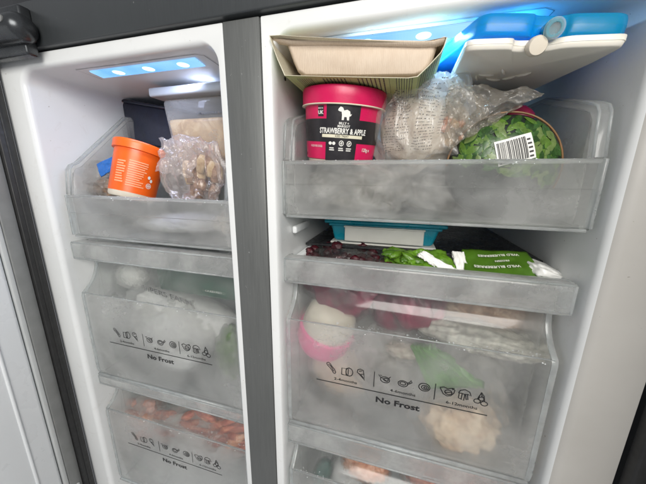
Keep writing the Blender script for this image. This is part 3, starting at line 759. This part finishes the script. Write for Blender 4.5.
lathe('cap', [(.012, -.03), (.020, 0), (.023, .010), (.023, .020), (.020, .024), (.014, .024), (.012, .012), (.003, .012)], q, 'teal_plastic', bp_, cd2, 48)
lathe('cap_ring', [(.0135, .0245), (.0150, .027), (.0235, .027), (.0255, .0235), (.0255, .020), (.0135, .020)], q, 'tub_plastic', bp_, cd2, 48)
# clear bag with print
def lump_fn(c, rad, seed, amp, freq, ridge=True, rot=None, lift=.002):
    c = Vector(c); off = Vector((seed * 7.3, seed * 3.1, -seed * 5.7)); M = rot or Matrix.Identity(3)
    def f(d):
        d = Vector(d).normalized(); k = ridged(d + off, freq) - .5 if ridge else noise.fractal(d * freq + off, 1, 2, 3)
        w = d * (1 + amp * k); return c + M @ Vector((w.x * rad[0], w.y * rad[1], w.z * rad[2])) + Vector((0, -lift, 0))
    return f
bc = at(424, 124, 1.225)
bag = thing('food_bag', 'clear crumpled bag with small black print between pink tub and leaf packet', 'bag', (bc.x, bc.y, .0))
lump('film', bc, (.195, .13, .178), 'film_frosty', bag, 5, .42, 1.05, 6, fold=True, square=.9)
lump('contents', bc + Vector((.0, .02, -.02)), (.165, .10, .145), 'pale_food', bag, 25, .16, 1.9, 4)
lump('film_knot', at(436, 88, 1.20), (.075, .06, .045), 'film_frosty', bag, 6, .6, 1.8, 5, fold=True)
def ff(d):
    d = Vector(d).normalized(); off = Vector((5 * 7.3, 5 * 3.1, -5 * 5.7)); w = Vector([math.copysign(abs(x) ** .9, x) for x in d])
    w = w * (1 + .42 * (folds(d + off, 1.05) - .5)); return bc + Vector((w.x * .195, w.y * .13 - .006, w.z * .178))
for k, (xa, xb, ya, yb, r_) in enumerate(((-.62, -.22, -.55, .45, 22), (-.12, .16, -.50, .62, 24), (.22, .40, -.3, .55, 16))):
    V, F = dashes(xa, xb, ya, yb, r_, random.Random(40 + k), h=.26, fill=.6)
    V2 = []; F2 = []
    for f in F:
        x0_, x1_, y0_, y1_ = V[f[0]].x, V[f[1]].x, V[f[0]].y, V[f[2]].y; n_ = 3
        if random.Random(f[0]).random() < .3: continue
        b = len(V2)
        for q_ in range(n_ + 1):
            x = x0_ + (x1_ - x0_) * q_ / n_ * .8
            for y in (y0_, y1_): V2.append(ff((x + y * .12, -math.sqrt(max(.05, 1 - x * x - y * y)), y)))
        F2 += [(b + 2 * q_, b + 2 * q_ + 2, b + 2 * q_ + 3, b + 2 * q_ + 1) for q_ in range(n_)]
    build('printed_text', V2, F2, 'faded_ink', bag, kind='stuff')
rnd = random.Random(4)
for k in range(9):
    p = at(452 + rnd.uniform(-8, 14), 132 + rnd.uniform(-14, 12), 1.15)
    lump('chickpea', p, (.016, .016, .015), 'fries' if k % 2 else 'prawn', bag, k, .1, 1.5, 3)
# loose film tail on the right of the bag
tl = thing('plastic_film', 'loose grey see-through bag end draped below the cream ice pack', 'film', at(480, 120, 1.2))
rows = []
def L3(a, b, t): return Vector(a).lerp(Vector(b), t)
a0, a1, b0, b1 = at(445, 82, 1.13), at(541, 93, 1.16), at(446, 150, 1.12), at(500, 118, 1.12)
for i in range(40):
    v = i / 39; r = []
    for j in range(60):
        u = j / 59; p = L3(L3(a0, a1, u), L3(b0, b1, u), v)
        h = ridged(Vector((u * 2.6 + 3, v * 2.2, .4)), 1.5, 4) * .035 + .012 * math.sin(u * 9 + v * 5)
        p = p + Vector((.006 * math.sin(v * 14), -h, .008 * math.sin(u * 17 + v * 3) * (1 - .5 * v)))
        r.append(p)
    rows.append(r)
V, F = sheet(rows, .0015); build('film_sheet', V, F, 'film_smoky', tl, smooth=True)
# leaf packet
lc = at(499, 168, 1.165); lr = (.182, .085, .185); Ml = euler(0, 12, 0)
lp = thing('frozen_packet', 'dark packet printed with green leaves and a white barcode', 'packet', (lc.x, lc.y, -.1))
lump('packet', lc, lr, 'leaf_dark', lp, 6, .03, 1.2, 5, ridge=False, rot=Ml)
fl = lump_fn(lc, lr, 6, .03, 1.2, False, Ml, 0)
rnd = random.Random(12); lm = ['leaf_green', 'leaf_light', 'leaf_mid', 'leaf_pale']
VV = {k: ([], []) for k in lm}
def leaf_at(cx, cz, ang, ln, wd, k, h):
    V, F = VV[k]; b = len(V); n = 8
    for i in range(n + 1):
        t = i / n; w = wd * math.sin(math.pi * min(1, t * .97 + .02)) ** .75
        for s in (-1, 0, 1):
            x = (t - .5) * ln; y = s * w; X = cx + x * math.cos(ang) - y * math.sin(ang); Z = cz + x * math.sin(ang) + y * math.cos(ang)
            p = fl((X, -math.sqrt(max(.03, 1 - min(.96, X * X + Z * Z))), Z)); V.append(p + Vector((0, -.0012 - h - (.0007 if s == 0 else 0), 0)))
    for i in range(n):
        for s in (0, 1): F.append((b + i * 3 + s, b + i * 3 + s + 1, b + (i + 1) * 3 + s + 1, b + (i + 1) * 3 + s))
leaves = []
for i in range(290):
    X, Z = rnd.uniform(-.86, .86), rnd.uniform(-.1, .86)
    if X * X + Z * Z > .80: continue
    leaf_at(X, Z, rnd.uniform(0, 6.28), rnd.uniform(.17, .32), rnd.uniform(.038, .07), rnd.choice(lm), i * .000012)
for k in lm: build('printed_leaves', VV[k][0], VV[k][1], k, lp, smooth=True, kind='stuff')
tube('packet_edge', [lc + Ml @ Vector((lr[0] * 1.0 * math.cos(a), -.02, lr[2] * 1.0 * math.sin(a))) for a in [math.radians(-10 + 200 * i / 40) for i in range(41)]], .0035, 'package_edge', lp, 8)
def bf(a, b, l=.004):
    ca_, sa_ = math.cos(math.radians(27)), math.sin(math.radians(27)); a *= .86; b = b * .80 + .06; X = .02 + a * ca_ - b * sa_; Z = .30 + a * sa_ + b * ca_
    return fl((X, -math.sqrt(max(.03, 1 - X * X - Z * Z)), Z)) + Vector((0, -l, 0))
V = []; F = []
for iy in range(7):
    for ix in range(13): V.append(bf(-.36 + .70 * ix / 12, -.34 + .56 * iy / 6, .0075))
for iy in range(6):
    for ix in range(12): F.append((iy * 13 + ix, iy * 13 + ix + 1, (iy + 1) * 13 + ix + 1, (iy + 1) * 13 + ix))
build('barcode_label', V, F, 'white_ink', lp, smooth=True)
V = []; F = []; x = -.325
while x < .20:
    wd = rnd.choice((.008, .012, .02)); b = len(V)
    for iy in range(7):
        for q_ in (x, x + wd): V.append(bf(q_, -.31 + .48 * iy / 6, .0085))
    for iy in range(6): F.append((b + iy * 2, b + iy * 2 + 1, b + iy * 2 + 3, b + iy * 2 + 2))
    x += wd + rnd.choice((.008, .012, .018))
build('barcode', V, F, 'ink', lp)
dash_block('label_text', (.23, .31, -.30, .16, 5), lambda a, b: bf(a, b, .0085), 'ink', lp, 5)
mg = thing('frozen_packet', 'magenta packet corner showing above the leaf printed packet', 'packet', at(517, 120, 1.3))
lump('packet', at(511, 130, 1.27), (.050, .05, .085), 'magenta_wrap', mg, 8, .1, 1.4, 4, rot=euler(0, 25, 0), square=.7)
# ------------------------------------------------------------------ teal box on the shelf
tb = thing('lunch_box', 'teal plastic box with a cream clip on the black shelf', 'box', (-.08, 1.5, -.333))
hexa('body', [(-.325, 1.375, -.322), (.165, 1.375, -.322), (.165, 1.75, -.322), (-.325, 1.75, -.322), (-.345, 1.362, -.225), (.195, 1.362, -.225), (.195, 1.77, -.225), (-.345, 1.77, -.225)], 'teal_plastic', tb, .018, 4)
box('lid', -.372, .222, 1.338, 1.79, -.226, -.206, 'teal_plastic', tb, .009, 3)
box('lid_rib', -.350, .200, 1.352, 1.78, -.240, -.226, 'teal_plastic', tb, .005, 3)
box('clip', -.262, .120, 1.334, 1.348, -.312, -.234, 'clip_plastic', tb, .005, 3)
box('clip_lip', -.266, .124, 1.328, 1.350, -.241, -.233, 'clip_plastic', tb, .003, 2)
box('base_rim', -.340, .180, 1.350, 1.76, -.331, -.320, 'clip_plastic', tb, .004, 2)
# ------------------------------------------------------------------ middle right drawer
def bagthing(label, c, rad, cm, fm, seed, amp=.22, freq=2.0, camp=.25, scale=.86, rot=None, name='food_bag', cat='bag', cname='contents', sub=5, floor=None):
    t = thing(name, label, cat, (c[0], c[1], c[2] - rad[2]))
    lump(cname, Vector(c) + Vector((0, .008, -.004)), [r * scale for r in rad], cm, t, seed + 30, camp, freq * 1.5, 4, rot, floor=floor)
    lump('film', c, rad, fm, t, seed, amp, freq * .7, sub, rot, floor=floor, fold=True)
    if cm in ('red_mince',): lump('wrap_fold', Vector(c) + Vector((.01, -.012, .0)), [q * .95 for q in rad], cm, t, seed + 50, .40, .85, 5, rot, fold=True)
    return t
bb = thing('food_bag', 'clear bag of dark red frozen berries behind the grip of the drawer', 'bag', (-.25, 1.28, -.43))
rnd = random.Random(9)
for i in range(70):
    x = -.43 + .44 * rnd.random(); y = 1.17 + .20 * rnd.random(); z = -.43 + .085 * rnd.random() + .01 * math.sin(x * 20)
    r = rnd.uniform(.020, .034)
    lump('berry', (x, y, z - .0), (r, r * .9, r * .85), 'berry', bb, i, .4, 3.6, 3)
lump('film', (-.23, 1.27, -.395), (.22, .13, .055), 'film_clear', bb, 11, .25, 2.2, 5)
# green leafy wrap and printed packet
def soft_sheet(name, corners, mat, parent, amp=.012, seed=0, nu=34, nv=16, th=.004, bulge=.0, **k):
    a, b, c, d = [Vector(p) for p in corners]; rows = []
    n = (b - a).cross(d - a).normalized()
    if n.z < 0: n = -n
    for i in range(nv):
        v = i / (nv - 1); r = []
        for j in range(nu):
            u_ = j / (nu - 1); p = (a * (1 - u_) + b * u_) * (1 - v) + (d * (1 - u_) + c * u_) * v
            r.append(p + n * (amp * (ridged(Vector((u_ * 2.5 + seed * 3.3, v * 1.5, seed)), 1.3) - .4) + bulge * math.sin(math.pi * u_) * math.sin(math.pi * v)))
        rows.append(r)
    V, F = sheet(rows, th); return build(name, V, F, mat, parent, smooth=True, **k)
plain('fresh_leaf', (.10, .22, .015), .35, .45, 60, .6, 60)
gw = thing('frozen_packet', 'crumpled bright green packet between the berries and the white strip', 'packet', at(412, 262, 1.2))
soft_sheet('packet', [at(384, 248, 1.29), at(446, 252, 1.27), at(458, 275, 1.165), at(390, 267, 1.165)], 'fresh_leaf', gw, .030, 4, 50, 24, .02)
rnd = random.Random(31)
for k in range(9):
    p = at(392 + k * 4.5 + rnd.uniform(-2, 2), 254 + k * 1.1 + rnd.uniform(-2, 6), 1.205); lump('leaf', p, (.035, .020, .012), 'fresh_leaf' if k % 3 else 'green_wrap', gw, k, .5, 2.0, 3, euler(20, rnd.uniform(-30, 30), rnd.uniform(-60, 60)))
ww = thing('frozen_packet', 'white folded packet end between the two green packets', 'packet', at(440, 262, 1.2))
soft_sheet('packet', [at(418, 254, 1.19), at(424, 251, 1.22), at(458, 271, 1.175), at(447, 273, 1.165)], 'white_wrap', ww, .012, 3, th=.012)
soft_sheet('packet_fold', [at(452, 251, 1.24), at(464, 252, 1.24), at(469, 275, 1.175), at(458, 273, 1.175)], 'white_wrap', ww, .008, 5, th=.01)
gp = thing('frozen_packet', 'olive green packet with white lettering upside down behind the grip', 'packet', at(505, 268, 1.2))
ca, cb, cc, cd_ = at(462, 249, 1.27), at(526, 252, 1.27), at(549, 281, 1.155), at(466, 276, 1.155)
soft_sheet('packet', [ca, cb, cc, cd_], 'green_wrap', gp, .007, 7, th=.03)
def gf(x, y, lift=.016):
    p = (ca * (1 - x) + cb * x) * (1 - y) + (cd_ * (1 - x) + cc * x) * y; return p + Vector((0, -lift * .5, lift))
for t, x0, y0, w_, h_ in (('WILD BLUEBERRIES', .50, .30, .60, .075), ('FROZEN', .52, .50, .20, .06), ('WILD BLUEBERRIES', .42, .70, .62, .08)):
    printed('printed_text', t, (lambda x0, y0: (lambda x, y: gf(x0 - x, y0 + y + .05 * math.sin((x0 - x) * 6))))(x0, y0), h_, 'white_ink', gp, .015, width=w_)
we = thing('frozen_packet', 'pale white packet corner at the right end behind the grip', 'packet', at(540, 268, 1.25))
lump('packet', at(540, 270, 1.24), (.06, .08, .028), 'white_wrap', we, 18, .25, 1.8, 4, rot=euler(0, 20, 0), square=.7)
# behind the sloping neck
bagthing('clear bag of dark pink mince at the left behind the clear neck panel', at(342, 288, 1.265), (.215, .10, .125), 'red_mince', 'film_clear', 20, rot=euler(0, 10, 0))
bagthing('clear bag of pink mince in the centre behind the clear neck panel', at(402, 300, 1.275), (.175, .11, .150), 'red_mince', 'film_clear', 21, rot=euler(0, -6, 0))
fo = thing('foil_packet', 'shiny silver textured packet lying across the right of the drawer', 'packet', at(480, 345, 1.2))
lump('packet', at(487, 339, 1.215), (.28, .10, .050), 'foil', fo, 23, .30, 2.2, 5, rot=euler(0, 4, 0))
dk = thing('food_bag', 'brown wrapped pack above the silver packet in the right drawer', 'bag', at(490, 312, 1.34))
lump('packet', at(490, 308, 1.40), (.26, .12, .10), 'brown_food', dk, 24, .2, 1.8, 4)
# tub with pink lid, upside down
ptc = Vector((-.315, 1.225, -.745))
pt2 = thing('food_tub', 'cream tub with bright pink lid standing upside down behind frosted plastic', 'tub', ptc)
axis = Vector((.34, -.16, 1)).normalized()
lathe('body', [(.02, .150), (.06, .147), (.098, .130), (.122, .095), (.132, .04), (.134, -.06), (.10, -.06)], ptc, 'cream_plastic', pt2, axis, 48)
lathe('lid', [(.02, -.145), (.080, -.140), (.120, -.120), (.140, -.08), (.144, .0), (.135, .008), (.02, .008)], ptc, 'pink_lid', pt2, axis, 48)
bagthing('peach coloured bag of food under the tub with the pink lid', (-.24, 1.30, -1.03), (.20, .10, .16), 'peach_food', 'film_frosty', 26)
bagthing('white crumpled bag knot above the icons in the right drawer', at(405, 350, 1.17), (.10, .05, .04), 'pale_food', 'film_frosty', 27, .6, 1.6)
plain('vivid_green', (.05, .19, .01), .35, .3, 45, .5, 50)
gl = thing('frozen_packet', 'leaf green packet corner behind the centre of the right drawer front', 'packet', at(445, 372, 1.12))
soft_sheet('packet', [at(410, 346, 1.13), at(432, 350, 1.085), at(484, 388, 1.085), at(428, 388, 1.12)], 'vivid_green', gl, .012, 9, th=.03)
fr = thing('food_bag', 'clear bag of beige chips at the lower right of the drawer', 'bag', (.20, 1.2, -1.15))
rnd = random.Random(3)
for i in range(0):
    p = at(rnd.uniform(428, 486), rnd.uniform(392, 449), 1.10 + rnd.uniform(0, .10)); a = rnd.uniform(0, 3.14); l_ = rnd.uniform(.04, .065); dv = Vector((math.cos(a), .2, math.sin(a))) * l_
    tube('chip', [p - dv, p, p + dv], .013, 'fries', fr, 5, smooth=False)
lump('contents', at(458, 422, 1.17), (.155, .07, .135), 'peach_food', fr, 44, .38, 1.3, 5, fold=True)
lump('film', at(456, 408, 1.20), (.20, .10, .22), 'film_clear', fr, 28, .40, 1.4, 6, fold=True)
lump('film_inner', at(462, 396, 1.19), (.19, .06, .23), 'film_frosty', fr, 38, .4, 1.4, 5, fold=True)
bagthing('large whitish bag filling the right side of the drawer', (.40, 1.34, -.86), (.20, .16, .24), 'murky_food', 'film_frosty', 29)
bagthing('greyish frosty bag standing in the middle of the drawer', (.02, 1.30, -.92), (.24, .16, .25), 'murky_food', 'film_frosty', 31, scale=.8)
bagthing('dull grey bag low at the back of the right drawer', (.10, 1.6, -.95), (.40, .2, .2), 'brown_food', 'film_frosty', 32)
# ------------------------------------------------------------------ lowest right drawer
bagthing('dark teal wrapped pack at the left of the lowest right drawer', at(322, 474, 1.24), (.055, .06, .12), 'teal_wrap', 'film_clear', 33, scale=.93, rot=euler(0, 14, 0))
bagthing('bag of orange prawns in the lowest right drawer', at(366, 466, 1.25), (.14, .07, .085), 'prawn', 'film_clear', 34, camp=.5)
bagthing('frosty white bag between teal pack and prawns', at(345, 478, 1.30), (.12, .10, .15), 'frost_white', 'film_frosty', 35)
bagthing('clear bag of pink meat at the right of the lowest right drawer', at(455, 478, 1.25), (.30, .11, .12), 'raw_meat', 'film_clear', 36, camp=.55)
bagthing('cream coloured bag under the prawns', (-.12, 1.25, -1.93), (.3, .12, .12), 'beige_food', 'film_milky', 37)
# ------------------------------------------------------------------ top left drawer
oc_b = Vector(at(132.5, 194, 1.20)); oc_t = Vector(at(141.5, 152, 1.27))
ot = thing('ice_cream_tub', 'bright orange round tub with pale print leaning in the left drawer', 'tub', oc_b)
A2 = Axis(oc_b, oc_t, .112, .123, (-.15, 0, .0))
oz = A2.z
lathe('body', [(.10, .0), (.112, .0), (.123, A2.h)], oc_b, 'orange_plastic', ot, oz, 80)
lathe('base', [(.085, -.030), (.103, -.028), (.109, -.018), (.111, .0), (.1, .0)], oc_b, 'cream_plastic', ot, oz, 80)
lathe('lid', [(.126, -.018), (.134, -.016), (.135, .010), (.136, .022), (.133, .028), (.126, .031), (.120, .029), (.115, .022), (.02, .022)], oc_t, 'orange_plastic', ot, oz, 80)
dash_block('label_text', (-.095, -.048, .045, .165, 9), A2.fn(0, 0), 'pale_orange_ink', ot, 50, h=.55, fill=.95)
dash_block('label_text', (-.036, .052, .034, .175, 12), A2.fn(0, 0), 'pale_orange_ink', ot, 51, h=.5, fill=.95)
drawn('label_logo', [circ(.072, .055, .013, .013, 14), circ(.072, .055, .006, .006, 10), [(.060, .055), (.084, .055)]], .003, A2.fn(0, 0), 'white_ink', ot)
for cx, cy in ((.066, .10), (.080, .085)): drawn('label_logo', [circ(cx, cy, .005, .007, 8), circ(cx, cy, .002, .003, 8)], .005, A2.fn(0, 0), 'white_ink', ot)
# bag with blue clip
cb_ = at(104, 181, 1.27)
zb_ = thing('food_bag', 'small clear bag of brown food with blue zip seal behind the orange tub', 'bag', cb_)
lump('contents', cb_ + Vector((.02, .02, -.045)), (.10, .07, .062), 'brown_food', zb_, 60, .4, 2.4, 4)
lump('film', cb_, (.125, .09, .11), 'film_frosty', zb_, 61, .4, 2.2, 5)
soft_sheet('zip_seal', [at(96, 164, 1.17), at(119, 154, 1.17), at(120, 165, 1.165), at(101, 177, 1.165)], 'blue_plastic', zb_, .006, 2, th=.006)
# pinkish clear bag
pc_ = at(194, 171, 1.17)
pk = thing('food_bag', 'crumpled clear pink tinged bag of brown food right of orange tub', 'bag', (pc_.x, pc_.y, -.25))
for k in range(20):
    rn = random.Random(k + 90); p = pc_ + Vector((rn.uniform(-.06, .11), rn.uniform(0, .06), rn.uniform(-.11, .04))); dv = Vector((rn.uniform(-.3, .3), .1, 1)).normalized() * rn.uniform(.03, .06)
    tube('food_piece', [p - dv, p + dv * .2, p + dv], [.018, .026, .014], rn.choice(('brown_food', 'brown_food', 'beige_food')), pk, 8)
lump('film', pc_, (.150, .095, .145), 'film_pinkish', pk, 63, .45, 1.1, 6, square=.8, fold=True)
rows = []
a0, a1, b0, b1 = at(164, 139, 1.10), at(196, 142, 1.09), at(160, 172, 1.08), at(196, 178, 1.08)
for i in range(24):
    v = i / 23; rows.append([L3(L3(a0, a1, j / 35), L3(b0, b1, j / 35), v) + Vector((0, -.035 * ridged(Vector((j / 12, v * 2, 1.7)), 1.2, 4), .006 * math.sin(j * .6))) for j in range(36)])
V, F = sheet(rows, .0015); build('film_end', V, F, 'film_pinkish', pk, smooth=True)
# frost filling in the left drawer bottom
bagthing('frosted pale bag at the bottom right of the top left drawer', (-.83, 1.28, -.24), (.12, .14, .07), 'beige_food', 'film_milky', 66)
bagthing('white frosty bag under the orange tub', (-1.25, 1.35, -.27), (.30, .18, .05), 'frost_white', 'film_milky', 67)
# navy tray behind
nt = thing('food_tray', 'dark navy plastic tray standing behind the orange tub', 'tray', at(150, 150, 1.55))
na, nb, nc, nd = at(121, 100, 1.50), at(163, 108, 1.46), at(178, 150, 1.44), at(128, 142, 1.48)
dvv = Vector((.20, .34, .0))
hexa('body', [nd, nc, nc + dvv, nd + dvv, na, nb, nb + dvv, na + dvv], 'navy_plastic', nt, .012, 3)
tube('rim', [na + Vector((-.012, -.008, 0)), nb + Vector((.0, -.008, 0)), nb + dvv], .010, 'navy_plastic', nt, 10)
# translucent white tub with soup
sc = thing('soup_tub', 'translucent white lidded tub of tan soup behind the pink tinged bag', 'tub', at(205, 160, 1.38))
def trb(x0, x1, y0, y1, z0, X0, X1, Y0_, Y1_, z1): return [(x0, y0, z0), (x1, y0, z0), (x1, y1, z0), (x0, y1, z0), (X0, Y0_, z1), (X1, Y0_, z1), (X1, Y1_, z1), (X0, Y1_, z1)]
lt = at(152, 96, 1.30); tz = at(160, 99, 1.31); bz = at(172, 160, 1.31)
hexa('body', trb(bz.x, bz.x + .42, 1.33, 1.66, bz.z - .02, tz.x, tz.x + .50, 1.31, 1.70, tz.z), 'tub_plastic', sc, .03, 4)
sz = at(170, 119, 1.32).z; k_ = (sz - bz.z) / (tz.z - bz.z); xs_ = bz.x + (tz.x - bz.x) * k_
hexa('soup', trb(bz.x + .012, bz.x + .40, 1.338, 1.64, bz.z, xs_ + .010, xs_ + .46, 1.322, 1.66, sz), 'soup', sc, .02, 3)
box('lid', lt.x, lt.x + .56, 1.275, 1.74, at(152, 97, 1.28).z, at(152, 87.5, 1.28).z, 'white_plastic', sc, .012, 3)
tp = at(207, 112.5, 1.30)
printed('label_text', 'TEMPLASSWARE PAK', planef((tp.x + .015, 1.306, tp.z), (1, .0, 0), (0, 0, 1)), .012, 'ink_grey', sc, .012, width=.18)
# ------------------------------------------------------------------ middle left drawer
wc = at(188, 298, 1.25)
pf_ = thing('meat_packet', 'long white packet printed PIPERS FARM across the middle left drawer', 'packet', wc)
lump('packet', at(188, 313, 1.335), (.38, .115, .115), 'white_wrap', pf_, 70, .12, 1.5, 5, rot=euler(0, 8, 0), square=.75)
tx0, tx1 = at(144, 288, 1.160), at(192, 304, 1.160); ux = (tx1 - tx0); L_ = ux.length; ux.normalize()
printed('printed_text', 'PIPERS FARM', planef((tx0 + tx1) / 2 + Vector((0, 0, .0)), ux, Vector((0, -.1, 1)).normalized()), .034, 'ink', pf_, .03, width=L_)
bagthing('white bag end in the upper left corner of the middle left drawer', at(133, 275, 1.24), (.10, .06, .085), 'white_wrap', 'film_frosty', 71, .5, rot=euler(0, -8, 0))
dg = thing('meat_packet', 'dark green packet with tiny white print behind the white packet', 'packet', at(205, 285, 1.36))
ga, gb, gc_, gd = at(155, 266, 1.24), at(248, 278, 1.21), at(248, 304, 1.21), at(160, 290, 1.24)
hexa('packet', [gd, gc_, gc_ + Vector((0, .2, 0)), gd + Vector((0, .2, 0)), ga, gb, gb + Vector((0, .2, 0)), ga + Vector((0, .2, 0))], 'deep_green', dg, .015, 3)
g0 = at(206, 291, 1.206); printed('printed_text', 'GRASS FED', planef(g0 + Vector((.05, 0, 0)), (1, 0, -.02), (0, 0, 1)), .012, 'white_ink', dg, .01, width=.11)
bagthing('pale grey bag filling the middle left drawer below the white packet', (-1.35, 1.30, -.97), (.34, .16, .20), 'frost_white', 'film_milky', 73)
bagthing('white frosty bag lying at the bottom of the middle left drawer', at(180, 356, 1.17), (.16, .07, .085), 'frost_white', 'film_frosty', 74)
bagthing('bag of green vegetables at the right end of the middle left drawer', at(232, 352, 1.16), (.09, .07, .17), 'green_wrap', 'film_frosty', 75, scale=.93, camp=.4)
# ------------------------------------------------------------------ lowest left drawer
rm = thing('food_bag', 'clear bag of red raw meat in the lowest left drawer', 'bag', at(200, 440, 1.25))
rnd = random.Random(21)
for i in range(95):
    p = at(rnd.uniform(140, 246), 0, 1) ; px_ = rnd.uniform(136, 250); py_ = 408 + (px_ - 136) * .19 + rnd.uniform(-8, 22)
    p = at(px_, py_, 1.165 + rnd.uniform(0, .09)); a = rnd.uniform(-.9, .5)
    lump('meat_piece', p, (rnd.uniform(.05, .11), .026, rnd.uniform(.018, .034)), rnd.choice(('raw_meat', 'raw_meat', 'raw_meat', 'prawn', 'pinkish_food')), rm, i, .35, 2.0, 3, euler(0, math.degrees(a), rnd.uniform(-20, 20)))
lump('film', at(198, 424, 1.23), (.38, .11, .125), 'film_clear', rm, 80, .35, 1.4, 5, euler(0, 3, 0), fold=True)
bagthing('pale bag of meat at the left of the lowest left drawer', at(150, 412, 1.25), (.18, .11, .12), 'pinkish_food', 'film_milky', 81)
bagthing('beige frosty bag under the raw meat', (-1.25, 1.25, -1.72), (.4, .12, .17), 'frost_white', 'film_milky', 82)
